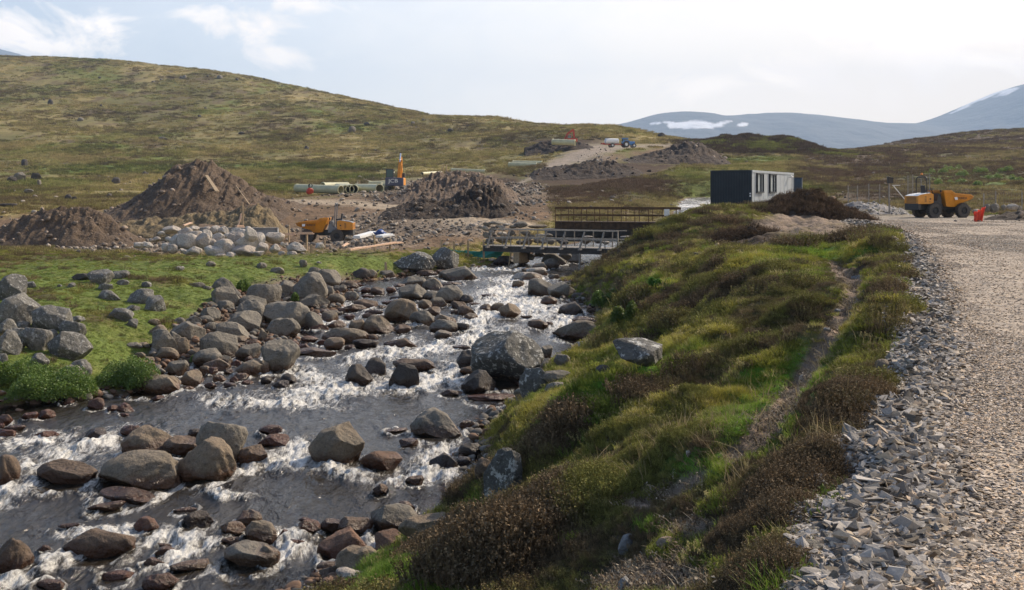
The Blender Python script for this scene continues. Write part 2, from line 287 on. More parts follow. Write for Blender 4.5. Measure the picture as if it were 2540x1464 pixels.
def zone_color(X, Y, zone, road, pad, d):
    sc = np.where(Y < 70, 1.0, 0.35)
    n1 = fbm(X*0.35*sc, Y*0.35*sc, 4)[..., None]; n2 = fbm(X*1.3*sc+9, Y*1.3*sc, 4)[..., None]; n3 = fbm(X*4+2, Y*4, 3)[..., None]
    c = np.zeros(X.shape+(3,))+ZC['moor']
    # moor mottling: straw, heather and green grass
    straw = np.array((.31,.245,.105)); br = np.array((.105,.075,.042)); gr = np.array((.135,.165,.034))
    farx = sstep(100, 200, Y)[..., None]
    m1 = fbm(X*.045, Y*.020, 5, .6)[..., None]; m2 = fbm(X*.16+30, Y*.08, 4, .6)[..., None]
    c = c+(straw-c)*np.clip(0.38+1.7*m1+0.5*m2, 0, 1)*0.85
    c = c+(gr-c)*np.clip(-0.3+2.0*fbm(X*.03+70, Y*.016, 4)[..., None]-m2*.8, 0, 1)*.9
    c = c+(br-c)*np.clip(-0.05+2.4*m2-0.9*m1, 0, 1)*0.85
    for n in ZN[1:]:
        w = np.clip(zone[n][..., None]*(1.15)+ (0.55*n2+.25*n3)*(zone[n][..., None] > .03)*(zone[n][..., None] < 1.5), 0, 1)
        cc = ZC[n]
        if n in ('heather',): cc = cc*(1+0.35*n1) + np.array((.03,.045,.0))*np.clip(n2*1.5, 0, 1)
        if n in ('greenleft','grass','moss','moorgreen'): cc = cc*(1+0.18*n1+.08*n2) + np.array((.05,.02,.01))*np.clip(-n2*.8, 0, 1)
        if n in ('moorbrown',): cc = cc*(1+.3*n2)+np.array((.01,.05,-.01))*np.clip(n1*1.5-.2, 0, 1)
        if n in ('earth','dirt','rubble'): cc = cc*(1+.3*n2+.2*n3)
        c = c*(1-w)+cc*w
    gravel = np.array((.17,.158,.14)); fine = np.array((.39,.32,.25))
    fz = np.clip(fbm(X*.45+5, Y*.16, 3)*2.2+sstep(.40,.95+.01*Y,X-roadx(Y))*.8, 0, 1)[..., None]
    gc = (gravel*(1+.2*n3))*(1-fz*.8)+fine*fz*.8
    r = np.clip(road, 0, 1)[..., None]; c = c*(1-r)+gc*r
    p = np.clip(pad, 0, 1)[..., None]*.9; c = c*(1-p)+(np.array((.29,.25,.20))*(1+.15*n2))*p
    bed = np.array((.11,.065,.040))*(1+.4*n3); k = sstep(-0.5, 0.0, d+0.15*n3[..., 0])[..., None]*.9
    bank = np.array((.16,.115,.08))*(1+.3*n3); kb = sstep(-1.0, -.1, d)[..., None]*.5*(Y < 75)[..., None]
    c = c*(1-kb)+bank*kb; c = c*(1-k)+bed*k
    return np.clip(c, .008, .8)
GC = zone_color(GX, GY, GZONE, GROAD, GPAD, GD)
# ================================================================= materials
class NT:
    def __init__(s, mat):
        s.nt = mat.node_tree; s.N = s.nt.nodes; s.L = s.nt.links
    def n(s, t, **kw):
        n = s.N.new(t)
        for k, v in kw.items(): setattr(n, k, v)
        return n
    def link(s, a, b): s.L.new(a, b)
    def m(s, op, a, b=None, c=None, clamp=False):
        n = s.n('ShaderNodeMath', operation=op, use_clamp=clamp)
        for i, x in enumerate((a, b, c)):
            if x is None: continue
            if isinstance(x, (int, float)): n.inputs[i].default_value = x
            else: s.L.new(x, n.inputs[i])
        return n.outputs[0]
    def mix(s, f, a, b, blend='MIX'):
        n = s.n('ShaderNodeMix', data_type='RGBA', blend_type=blend)
        for i, x in ((0, f), (6, a), (7, b)):
            if isinstance(x, (int, float)): n.inputs[i].default_value = x
            elif isinstance(x, tuple): n.inputs[i].default_value = (*x[:3], 1)
            else: s.L.new(x, n.inputs[i])
        return n.outputs[2]
    def noise(s, vec, scale, detail=4, rough=.55, dist=0.0):
        n = s.n('ShaderNodeTexNoise'); n.inputs['Scale'].default_value = scale; n.inputs['Detail'].default_value = detail
        n.inputs['Roughness'].default_value = rough; n.inputs['Distortion'].default_value = dist
        if vec is not None: s.L.new(vec, n.inputs['Vector'])
        return n.outputs['Fac']
    def ramp(s, f, a, b):
        n = s.n('ShaderNodeMapRange', interpolation_type='SMOOTHSTEP'); n.inputs[1].default_value = a; n.inputs[2].default_value = b; s.L.new(f, n.inputs[0]); return n.outputs[0]
    def bump(s, h, strength, dist, normal=None):
        n = s.n('ShaderNodeBump'); n.inputs['Strength'].default_value = strength; n.inputs['Distance'].default_value = dist
        s.L.new(h, n.inputs['Height'])
        if normal is not None: s.L.new(normal, n.inputs['Normal'])
        return n.outputs[0]
def new_mat(name):
    m = bpy.data.materials.new(name); m.use_nodes = True; t = NT(m)
    bs = t.N['Principled BSDF']; return m, t, bs
def simple(name, rgb, rough=.6, metal=0.0, var=.12, scale=6.0, bump=0.0, dirt=0.0):
    m, t, bs = new_mat(name); tc = t.n('ShaderNodeTexCoord'); o = tc.outputs['Object']
    n1 = t.noise(o, scale, 5); c = t.mix(t.ramp(n1, .3, .7), tuple(x*(1-var) for x in rgb), tuple(min(1, x*(1+var)) for x in rgb))
    if dirt:
        n2 = t.noise(o, scale*.35, 6, .65); c = t.mix(t.m('MULTIPLY', t.ramp(n2, .45, .75), dirt), c, (.12, .09, .065))
    t.link(c, bs.inputs['Base Color']); bs.inputs['Roughness'].default_value = rough; bs.inputs['Metallic'].default_value = metal
    if bump: t.link(t.bump(n1, .5, bump), bs.inputs['Normal'])
    return m
def ground_mat():
    m, t, bs = new_mat('ground'); at = t.n('ShaderNodeAttribute', attribute_name='col'); g = t.n('ShaderNodeNewGeometry'); p = g.outputs['Position']
    cd = t.n('ShaderNodeVectorMath', operation='LENGTH'); t.link(p, cd.inputs[0]); dist = cd.outputs['Value']     # metres from the site's origin
    a = t.noise(p, 14, 5, .65); b = t.noise(p, 2.6, 5, .6); c = t.noise(p, .5, 5, .62)
    v = t.m('ADD', t.m('MULTIPLY', t.m('SUBTRACT', a, .5), 1.1), t.m('MULTIPLY', t.m('SUBTRACT', b, .5), 1.2))
    v = t.m('ADD', v, t.m('MULTIPLY', t.m('SUBTRACT', c, .5), .9)); v = t.m('ADD', v, 1.0)
    vv = t.n('ShaderNodeCombineXYZ'); [t.link(v, vv.inputs[i]) for i in range(3)]
    col = t.mix(1.0, at.outputs['Color'], vv.outputs[0], 'MULTIPLY')
    # small tufts of straw and dark stems
    vo = t.noise(p, 1.1, 6, .7, .4); col = t.mix(t.m('MULTIPLY', t.ramp(vo, .60, .72), .25), col, (.05, .036, .022))
    sp = t.noise(p, 5.0, 5, .7); col = t.mix(t.m('MULTIPLY', t.ramp(sp, .62, .75), .25), col, (.20, .165, .085))
    t.link(col, bs.inputs['Base Color']); bs.inputs['Roughness'].default_value = .93; bs.inputs['Specular IOR Level'].default_value = .15
    h = t.m('ADD', t.m('MULTIPLY', a, .05), t.m('MULTIPLY', b, .22)); h = t.m('ADD', h, t.m('MULTIPLY', c, .6))
    t.link(t.bump(h, .75, 1.0), bs.inputs['Normal']); return m
M_GROUND = ground_mat()
gv = np.stack([GX, GY, GH], -1).reshape(-1, 3)
gme = mesh_np('ground', gv, grid_faces(SN, TN)); set_col(gme, 'col', GC.reshape(-1, 3))
tag(link('ground', gme, None, M_GROUND), 'moorland, river banks and gravel ground of the valley', None, None, 'structure')
# ================================================================= water
def water_mat():
    m, t, bs = new_mat('river_water'); g = t.n('ShaderNodeNewGeometry'); p = g.outputs['Position']
    fo = t.n('ShaderNodeAttribute', attribute_name='foam').outputs['Fac']; dp = t.n('ShaderNodeAttribute', attribute_name='depth').outputs['Fac']
    mp = t.n('ShaderNodeMapping'); mp.inputs['Scale'].default_value = (1.25, .36, 1.0); mp.inputs['Rotation'].default_value = (0, 0, .35); t.link(p, mp.inputs[0]); q = mp.outputs[0]
    n1 = t.noise(q, 2.6, 8, .72, 1.2); n2 = t.noise(q, 9.5, 6, .7, 1.0)
    s = t.m('ADD', t.m('MULTIPLY', n1, .62), t.m('MULTIPLY', n2, .38))
    foam = t.ramp(t.m('ADD', t.m('MULTIPLY', fo, .43), t.m('MULTIPLY', t.m('SUBTRACT', s, .5), 2.3)), .11, .58)
    foam = t.m('MULTIPLY', foam, t.ramp(fo, .12, .42)); foam = t.m('MULTIPLY', foam, t.ramp(t.m('ADD', t.noise(p, 26, 4, .7), t.m('MULTIPLY', fo, .22)), .28, .62))
    h = t.m('ADD', t.m('MULTIPLY', t.noise(q, 3.2, 5, .6, .6), .13), t.m('MULTIPLY', t.noise(q, 13, 4, .6, .5), .030))
    nb = t.bump(h, 1.0, 1.0)
    bs.inputs['Base Color'].default_value = (.024, .019, .013, 1); bs.inputs['Roughness'].default_value = .10; bs.inputs['IOR'].default_value = 1.33
    bs.inputs['Specular IOR Level'].default_value = .55; t.link(nb, bs.inputs['Normal'])
    tr = t.n('ShaderNodeBsdfTransparent'); tr.inputs[0].default_value = (.62, .42, .28, 1)
    fr = t.n('ShaderNodeFresnel'); fr.inputs[0].default_value = 1.33; t.link(nb, fr.inputs['Normal'])
    gl = t.n('ShaderNodeBsdfGlossy'); gl.inputs['Roughness'].default_value = .10; t.link(nb, gl.inputs['Normal'])
    sh = t.n('ShaderNodeMixShader'); t.link(fr.outputs[0], sh.inputs[0]); t.link(tr.outputs[0], sh.inputs[1]); t.link(gl.outputs[0], sh.inputs[2])
    mx = t.n('ShaderNodeMixShader'); t.link(t.ramp(dp, .10, .42), mx.inputs[0]); t.link(sh.outputs[0], mx.inputs[1]); t.link(bs.outputs[0], mx.inputs[2])
    fb = t.n('ShaderNodeBsdfPrincipled'); fb.inputs['Base Color'].default_value = (.82, .80, .74, 1); fb.inputs['Roughness'].default_value = .4
    fb.inputs['Subsurface Weight'].default_value = 0.0; t.link(t.bump(s, .9, .25), fb.inputs['Normal'])
    mf = t.n('ShaderNodeMixShader'); t.link(foam, mf.inputs[0]); t.link(mx.outputs[0], mf.inputs[1]); t.link(fb.outputs[0], mf.inputs[2])
    t.link(mf.outputs[0], t.N['Material Output'].inputs[0]); return m
FOAM = [(1250,722,110,16,8),(1320,765,110,36,-8),(1250,750,90,22,0),(1400,800,60,22,20),(1240,672,110,6,0),(1180,845,150,18,14),(1080,865,120,22,10),(980,868,80,22,20),(900,885,70,14,20),
  (1060,945,190,22,8),(1130,910,50,16,0),(760,935,80,26,-20),(820,970,230,28,6),(700,1000,180,20,2),(560,1000,80,12,-10),(700,1150,120,26,0),(735,1120,50,30,0),(850,1170,130,20,-10),(1060,1185,140,22,10),(1080,1135,90,24,20),
  (980,1200,80,10,0),(80,1095,120,22,6),(200,1110,170,26,14),(60,1165,90,22,20),(20,1220,90,30,20),(150,1140,80,14,20),(240,1320,130,16,0),(420,1345,140,26,-8),(300,1335,60,30,0),(130,1405,180,18,24),(440,1385,150,14,24),
  (720,1330,70,26,0),(700,1370,90,26,10),(930,1355,60,22,-20),(610,1165,60,16,0),(30,1450,100,20,24),(1290,700,110,10,0),(1210,790,100,14,10),(1180,800,60,30,0),(1060,800,60,12,0),(1010,760,60,10,0),(560,1235,80,10,0),(850,760,60,8,0),(820,800,70,8,0),(1180,1210,50,14,0),(340,1080,90,14,0)]
WN, WM = 760, 1250
wt = np.linspace(-0.62, 0.16, WN); ws = np.linspace(math.log(12.5), math.log(76), WM); WTt, WSs = np.meshgrid(wt, ws); WY = np.exp(WSs); WX = WTt*WY
WZ0 = zw(WY); wu = U0+F*WX/WY; wv = V0-F*WZ0/WY
def foam_at(u, v):
    m = np.zeros_like(u); n = 14*fbm(u*.02, v*.05, 3)
    for (a, b, ra, rb, ang) in FOAM:
        c, s = math.cos(math.radians(ang)), math.sin(math.radians(ang)); dx = (u-a)*c-(v+n-b)*s; dy = (u-a)*s+(v+n-b)*c
        r = (dx/ra)**2+(dy/(rb*1.15))**2; m = np.maximum(m, np.exp(-r*1.1))
    return m
WF = foam_at(wu, wv); ROCKFOAM = []     # filled in by the rocks: (x, y, radius)
def water_extra():
    global WF
    for (x, y, r) in ROCKFOAM:
        if y < 13 or y > 75: continue
        j0, j1 = np.searchsorted(ws, [math.log(max(y-2.6*r, 12.6)), math.log(min(y+1.6*r, 75.9))])
        i0, i1 = np.searchsorted(wt, [(x-2.6*r)/y, (x+2.6*r)/y])
        if j1 <= j0 or i1 <= i0: continue
        X = WX[j0:j1, i0:i1]; Y = WY[j0:j1, i0:i1]
        d = np.hypot((X-x), (Y-y+.35*r)*0.85)/r
        a = 0.62*np.exp(-((d-1.0)/.24)**2)
        WF[j0:j1, i0:i1] = np.maximum(WF[j0:j1, i0:i1], a)
M_WATER = water_mat()
def build_water():
    water_extra()
    amp = 0.034+0.20*WF
    z = WZ0 + amp*(fbm(WX*1.6+4, WY*.9, 4, .6)) + (0.02+.10*WF)*fbm(WX*5.5, WY*3.2, 3) + 0.05*fbm(WX*.5, WY*.4, 2) + .06*WF
    gd = hgt(WX, WY); dep = np.clip(z-gd, 0, 2); ok = river_d(WX, WY) > -1.2
    me_f = grid_faces(WM, WN); keep = ok.ravel()[me_f].any(1); fcs = me_f[keep]
    used = np.unique(fcs); mp = np.full(WN*WM, -1); mp[used] = np.arange(len(used))
    me = mesh_np('river', np.stack([WX, WY, z], -1).reshape(-1, 3)[used], mp[fcs]); set_f(me, 'foam', np.clip(WF*1.05, 0, 1).ravel()[used]); set_f(me, 'depth', dep.ravel()[used])
    tag(link('river_water', me, None, M_WATER), 'fast shallow river with white rapids', None, None, 'structure')
    # the reach upstream, seen beside the cabin
    n1, n2 = 60, 260; tt = np.linspace(.02, .26, n1); ss = np.linspace(math.log(76), math.log(225), n2); T, S = np.meshgrid(tt, ss); Y = np.exp(S); X = T*Y
    f = grid_faces(n2, n1); z = zw(Y)+.12*fbm(X*.9, Y*.5, 3); ok = river_d(X, Y) > -1.5; f = f[ok.ravel()[f].any(1)]
    me = mesh_np('river_upstream', np.stack([X, Y, z], -1).reshape(-1, 3), f)
    set_f(me, 'foam', (np.clip(.55+.6*fbm(X*.7, Y*.25, 3), 0, 1)*sstep(120,134,Y)).ravel()); set_f(me, 'depth', np.full(X.size, .3))
    tag(link('river_upstream_water', me, None, M_WATER), 'white water of the river upstream beyond the bridges', None, None, 'structure')

# ================================================================= mountains
def mountains():
    sky = [(-900,160),(-500,130),(-100,118),(0,122),(60,137),(200,190),(600,300),(1000,345),(1300,345),(1450,330),(1530,316),(1600,300),(1660,288),(1710,284),(1750,289),(1790,293),(1850,287),(1930,283),(2000,288),(2080,299),(2160,306),(2262,309),(2320,292),(2400,258),(2470,228),(2540,208),(2700,180),(3000,170),(3400,200)]
    us = np.arange(-900, 3400, 5.0); top = np.interp(us, [a for a, b in sky], [b for a, b in sky]); k = np.ones(9)/9; top = np.convolve(np.pad(top, 4, 'edge'), k, 'valid')
    n = 110; D = np.linspace(0, 1.5, n); Y = 3600+3000*D
    T, Dd = np.meshgrid((us-U0)/F, D); Yg = 3600+3000*Dd; X = T*6600; H = (V0-top)[None]*6600/F
    prof = np.where(Dd < 1, np.sin(np.clip(Dd, 0, 1)*math.pi/2)**1.6, 1-(Dd-1)*.8)
    gul = 1+.16*fbm(X*.0016, Yg*.0007, 4)*(1-np.abs(2*np.clip(Dd, 0, 1)-1))*2
    Z = -40+(H+40)*prof*np.where(Dd > .97, 1, gul)
    u = U0+F*X/Yg; v = V0-F*Z/Yg
    snow = np.zeros_like(u)
    nn = fbm(u*.03, v*.06, 4)
    for (a, b, ra, rb, ang) in [(1627,306,16,3,4),(1720,309,56,8,3),(1672,307,28,3,-10),(1790,306,24,3.5,12),(1750,313,40,5,0),(1842,309,14,5,8),(2450,238,58,4.5,22),(2500,228,30,5,20),(2400,262,40,2.2,25)]:
        c, s = math.cos(math.radians(ang)), math.sin(math.radians(ang)); dx = (u-a)*c-(v-b)*s; dy = (u-a)*s+(v-b)*c
        snow = np.maximum(snow, np.clip((1.15-np.sqrt((dx/ra)**2+(dy/rb)**2)+nn*.5)*4, 0, 1))
    me = mesh_np('mountains', np.stack([X, Yg, Z], -1).reshape(-1, 3), grid_faces(n, len(us)))
    n1 = fbm(X*.004, Yg*.002, 5)[..., None]
    c = np.array((.045,.048,.045))*(1+.5*n1); c = c*(1-snow[..., None])+np.array((.93,.93,.93))*snow[..., None]; set_col(me, 'col', np.clip(c, 0, 1).reshape(-1, 3))
    m, t, bs = new_mat('mountain'); at = t.n('ShaderNodeAttribute', attribute_name='col'); p = t.n('ShaderNodeNewGeometry').outputs['Position']
    n2 = t.noise(p, .006, 6, .6); t.link(t.mix(t.m('MULTIPLY', t.ramp(n2, .45, .7), .35), at.outputs['Color'], (.075, .070, .062)), bs.inputs['Base Color']); bs.inputs['Roughness'].default_value = .95
    t.link(t.bump(n2, .6, 60), bs.inputs['Normal'])
    tag(link('mountains', me, None, m), 'distant blue mountains with snow patches', None, None, 'structure')
mountains()
def haze():
    bm = bmesh.new(); bmesh.ops.create_cube(bm, size=1.0)
    for v in bm.verts: v.co = Vector((v.co.x*26000, v.co.y*8400+3600, -60 if v.co.z < 0 else 900))
    me = bpy.data.meshes.new('haze'); bm.to_mesh(me); bm.free()
    m = bpy.data.materials.new('haze'); m.use_nodes = True; nt = m.node_tree; N = nt.nodes; N.remove(N['Principled BSDF'])
    pv = N.new('ShaderNodeVolumePrincipled'); pv.inputs['Density'].default_value = HAZE; pv.inputs['Color'].default_value = (.50, .70, 1.0, 1); pv.inputs['Anisotropy'].default_value = 0.0
    nt.links.new(pv.outputs[0], N['Material Output'].inputs['Volume'])
    o = link('haze', me, None, m); tag(o, 'pale blue air between the camera and the mountains', None, None, 'stuff')
HAZE = 1.35e-4
haze()
# ================================================================= rocks
def rock_mat(name, a, b, lichen=0.0, wet=True, lich_col=(.50,.49,.44), mottle=(.05,.045,.04)):
    m, t, bs = new_mat(name); tc = t.n('ShaderNodeTexCoord'); g = t.n('ShaderNodeNewGeometry'); p = g.outputs['Position']
    oi = t.n('ShaderNodeObjectInfo'); rv = t.n('ShaderNodeVectorMath', operation='SCALE'); t.link(p, rv.inputs[0]); rv.inputs['Scale'].default_value = 1.0
    cx = t.n('ShaderNodeCombineXYZ'); t.link(t.m('MULTIPLY', oi.outputs['Random'], 37.0), cx.inputs[0]); ad = t.n('ShaderNodeVectorMath', operation='ADD'); t.link(rv.outputs[0], ad.inputs[0]); t.link(cx.outputs[0], ad.inputs[1]); q = ad.outputs[0]
    n1 = t.noise(q, 2.2, 6, .62); n2 = t.noise(q, 14, 6, .7); n3 = t.noise(q, 45, 3, .6)
    c = t.mix(t.ramp(t.m('ADD', n1, t.m('MULTIPLY', t.m('SUBTRACT', oi.outputs['Random'], .5), .35)), .3, .7), a, b)
    c = t.mix(t.m('MULTIPLY', t.ramp(n2, .48, .68), .65), c, mottle); sp_ = t.noise(q, 26, 3, .6); c = t.mix(t.m('MULTIPLY', t.ramp(sp_, .58, .70), .35), c, tuple(min(1, x*2.1) for x in a))
    v = t.m('ADD', .82, t.m('MULTIPLY', n3, .36)); vv = t.n('ShaderNodeCombineXYZ'); [t.link(v, vv.inputs[i]) for i in range(3)]; c = t.mix(1.0, c, vv.outputs[0], 'MULTIPLY')
    if lichen:
        l = t.noise(q, 7.5, 7, .72, .2); lm = t.ramp(l, .60-lichen*.12, .64-lichen*.10); c = t.mix(t.m('MULTIPLY', lm, .85), c, lich_col)
        l2 = t.noise(q, 9, 5, .7, .2); c = t.mix(t.m('MULTIPLY', t.ramp(l2, .56, .66), .5), c, (.028, .027, .025))
    rough = .82
    if wet:   # dark water-line stain, follows the sloping river level
        sp = t.n('ShaderNodeSeparateXYZ'); t.link(p, sp.inputs[0])
        lvl = t.m('ADD', t.m('MULTIPLY', sp.outputs[1], .03), -6.74); hh = t.m('SUBTRACT', sp.outputs[2], lvl)
        hh = t.m('ADD', hh, t.m('MULTIPLY', t.m('SUBTRACT', n1, .5), .5)); wm = t.m('SUBTRACT', 1.0, t.ramp(hh, .13, .34)); 
        near = t.ramp(sp.outputs[1], 74, 70); wm = t.m('MULTIPLY', wm, near)
        wc = t.mix(1.0, c, (.50, .33, .24), 'MULTIPLY'); c = t.mix(wm, c, wc)
        rg = t.m('SUBTRACT', rough, t.m('MULTIPLY', wm, .58)); t.link(rg, bs.inputs['Roughness'])
    else: bs.inputs['Roughness'].default_value = rough
    bs.inputs['Specular IOR Level'].default_value = .35
    t.link(c, bs.inputs['Base Color'])
    h = t.m('ADD', t.m('MULTIPLY', n1, .22), t.m('ADD', t.m('MULTIPLY', n2, .05), t.m('MULTIPLY', n3, .006))); t.link(t.bump(h, .8, 1.0), bs.inputs['Normal']); return m
MR = {'g': rock_mat('rock_grey', (.14,.125,.10), (.21,.185,.145)), 'l': rock_mat('rock_lichen', (.11,.105,.092), (.17,.16,.138), .42, lich_col=(.34,.33,.30)),
      'L': rock_mat('rock_big_lichen', (.08,.078,.068), (.12,.115,.10), .45), 't': rock_mat('rock_tan', (.22,.165,.108), (.175,.145,.105)),
      'b': rock_mat('rock_brown', (.11,.076,.050), (.16,.112,.075)), 'r': rock_mat('rock_red', (.18,.098,.060), (.13,.075,.048)),
      'd': rock_mat('rock_dark', (.055,.048,.042), (.09,.075,.062)), 'p': rock_mat('rock_pale', (.46,.42,.36), (.36,.31,.26), .0, False),
      's': rock_mat('rock_slate', (.20,.20,.20), (.28,.27,.25), .0, False, mottle=(.11,.11,.11))}
CNAME = {'g': 'grey', 'l': 'lichen-spotted grey', 'L': 'lichen-patched dark grey', 't': 'tan', 'b': 'wet brown', 'r': 'reddish brown', 'd': 'dark wet', 'p': 'pale', 's': 'slate grey'}
def rock_data(seed, sub=4, cuts=9, sharp=.25, rough=.10):
    bm = bmesh.new(); bmesh.ops.create_icosphere(bm, subdivisions=sub, radius=1.0); me = bpy.data.meshes.new('rock'); bm.to_mesh(me); bm.free()
    n = len(me.vertices); co = np.empty(n*3, np.float32); me.vertices.foreach_get('co', co); co = co.reshape(-1, 3); r = np.random.default_rng(seed)
    for k in range(cuts):
        d = r.normal(size=3); d /= np.linalg.norm(d); off = r.uniform(.58, .88); s = co @ d; over = np.maximum(s-off, 0); co = co-(over*(1-sharp*.3))[:, None]*d
    dirs = co/np.linalg.norm(co, axis=1, keepdims=True); o = r.uniform(0, 90, 3)
    nz = fbm(dirs[:, 0]*1.6+o[0]+dirs[:, 2], dirs[:, 1]*1.6+o[1], 3)*rough*1.6 + fbm(dirs[:, 0]*5+o[1], dirs[:, 1]*5+dirs[:, 2]*4+o[2], 3)*rough*.45 + fbm(dirs[:, 2]*13+o[1], dirs[:, 1]*13+dirs[:, 0]*9+o[2], 2)*rough*.14
    co = co*(1+nz)[:, None]
    lo = co.min(0); hi = co.max(0); co[:, 0] = (co[:, 0]-(lo[0]+hi[0])/2)/(hi[0]-lo[0]); co[:, 1] = (co[:, 1]-(lo[1]+hi[1])/2)/(hi[1]-lo[1]); co[:, 2] = (co[:, 2]-lo[2])/(hi[2]-lo[2])
    me.vertices.foreach_set('co', co.ravel()); me.polygons.foreach_set('use_smooth', np.ones(len(me.polygons), bool)); me.update(); return me
_lib = {}
def lib(kind, i, sub):
    k = (kind, i, sub)
    if k not in _lib:
        s = 100+i+{'round': 0, 'mid': 50, 'ang': 90}[kind]
        p = {'round': (5, .2, .10), 'mid': (9, .2, .11), 'ang': (17, .0, .06)}[kind]
        _lib[k] = rock_data(s, sub, *p)
    return _lib[k]
ROCKS = []
def add_rock(name, u, v, w, h, c, cat='rock', group=None, Y=None, tilt=0.0, kind=None, water=True, label=None, deep=.8, sink=None, foam=True, scr=False):
    """u centre, v bottom, w/h width and height in photo pixels"""
    if Y is None: X0, Y0, Z0 = hit(u, v, water)
    else: Y0 = Y; X0 = (u-U0)/F*Y; Z0 = (V0-v)/F*Y
    s = Y0/F; k_ = 1.16 if name == 'rock' else 1.10; w *= k_; h *= k_*.96; wm, hm = w*s, h*s; dm = deep*min(wm, max(hm*2.2, wm*.55)); bury = sink if sink is not None else .28
    r = random.random(); kind = kind or ('ang' if r < .45 else 'mid' if r < .7 else 'round')
    big = w > 70; i = random.randrange(10)
    base = lib(kind, i, 5 if big else (4 if w > 22 else 3))
    key = (base.name, c)
    if key not in _lib:
        me = base.copy(); me.materials.clear(); me.materials.append(MR[c]); _lib[key] = me
    o = bpy.data.objects.new(name, _lib[key]); COL.objects.link(o)
    tot = hm/(1-bury)
    o.rotation_mode = 'XYZ'; rz = random.uniform(-.45, .45)+random.choice((0, math.pi))
    o.rotation_euler = (random.uniform(-.06, .06), math.radians(tilt)+random.uniform(-.05, .05), rz)
    o.scale = (wm, dm, tot); Yc = Y0+dm*.40
    o.location = (X0*Yc/Y0 if Y is None else X0, Yc, Z0-tot*bury+ (0 if Y is not None else 0))
    if Y0 < 75 and foam and -.1 < river_d(np.array([X0]), np.array([Y0]))[0]: ROCKFOAM.append((o.location.x, Yc, wm*.5))
    if not scr: ROCKS.append(dict(o=o, u=u, v=v, w=w, h=h, c=c, Y=Y0, cat=cat, group=group, label=label, tilt=tilt))
    return o
C5, C6, C9 = (0, 620, .30905), (650, 620, .30905), (1300, 620, .30905); C7, C8 = (0, 1020, .305), (650, 1020, .305); C1, CB = (0, 350, .27712), (560, 500, .1742)
def batch(crop, lst, **kw):
    x0, y0, s = crop
    for r in lst:
        u, v, w, h = x0+r[0]*s, y0+r[1]*s, r[2]*s, r[3]*s; k = dict(kw); k.update(r[5] if len(r) > 5 else {})
        add_rock(k.pop('name', 'rock'), u, v, w, h, r[4], **k)
D = dict
# boulders lying on the left bank
batch(C5, [(80,395,240,185,'l'),(140,612,330,240,'l',D(kind='ang')),(425,640,270,180,'l'),(50,672,150,110,'l'),(300,812,240,175,'l'),(585,745,210,165,'l'),(555,890,320,215,'l',D(kind='ang')),
 (60,850,210,190,'l'),(320,930,140,90,'l'),(15,915,90,70,'l'),(650,1010,160,115,'l'),(330,645,140,120,'l'),(430,720,90,75,'l'),(585,1075,170,130,'g'),(150,715,120,80,'l'),(190,640,90,60,'l'),(160,800,90,80,'l'),
 (815,292,190,120,'l'),(970,230,130,60,'l'),(660,245,150,50,'d'),(850,320,110,45,'l'),(985,285,90,42,'l'),(578,300,58,34,'l'),(1180,302,75,42,'l'),(880,405,190,72,'l'),(1130,432,200,110,'l'),(1240,492,150,112,'l'),
 (985,575,190,95,'l'),(1060,620,90,60,'l'),(1070,492,100,45,'l'),(620,582,110,45,'l'),(1445,166,75,32,'p'),(1692,136,72,42,'g'),(2100,152,80,45,'g'),(2230,188,95,42,'g'),(230,305,110,45,'l'),(480,300,40,20,'l'),(1580,300,120,38,'g'),(1665,322,70,30,'g')],
 name='bank_boulder', cat='boulder', group='grey boulders lying on the left grass bank')
# the rocky bar along the left edge
batch(C5, [(1810,345,190,105,'g'),(1815,450,220,135,'g'),(2150,440,260,160,'g',D(tilt=12)),(2025,505,190,120,'g'),(1980,562,220,150,'g',D(tilt=22)),(1800,482,130,65,'g'),(1690,560,150,85,'g'),(1945,650,270,135,'g'),
 (1860,725,240,125,'g',D(kind='ang')),(1500,722,240,125,'g'),(1275,690,130,75,'t'),(1330,850,215,185,'g'),(1350,892,160,95,'t'),(1460,842,110,120,'t'),(1400,750,110,80,'g'),(1760,875,270,190,'g'),(2000,892,190,115,'g'),(2110,742,80,100,'t'),
 (1690,935,240,120,'g'),(1745,975,190,85,'t'),(1810,930,90,75,'g'),(2030,1012,240,110,'t'),(1420,1012,150,108,'g'),(1530,1102,170,110,'t'),(1260,1158,380,125,'t',D(kind='round')),(1650,600,120,60,'g'),(1560,600,110,60,'g'),
 (1200,920,70,55,'t'),(1180,952,60,38,'r'),(1240,955,70,35,'b'),(1180,1022,90,50,'r'),(1130,872,80,42,'t'),(1650,1002,90,60,'t'),(1710,1002,70,50,'r'),(1760,1062,90,50,'t'),(1900,942,80,50,'r'),(2000,912,60,50,'r'),(1880,1072,60,50,'r'),
 (1830,1002,70,40,'b'),(1450,1092,80,50,'t'),(1500,1142,110,40,'t'),(1940,1052,120,50,'t'),(2150,1052,100,35,'d'),(1010,1112,70,40,'b'),(1600,1060,70,40,'r'),(1690,1110,90,35,'b'),(1840,1110,110,35,'b'),(1980,1085,90,30,'r'),(1560,1000,60,35,'t'),
 (1930,745,90,45,'t'),(2020,760,90,35,'r'),(1890,800,80,40,'t'),(1240,610,90,45,'t'),(1440,600,80,50,'g'),(1570,680,90,60,'g'),(1800,780,90,60,'g'),(1700,660,110,70,'g'),(1150,790,90,40,'t'),(1080,790,110,40,'g')],
 group='rocks of the bar along the left river edge')
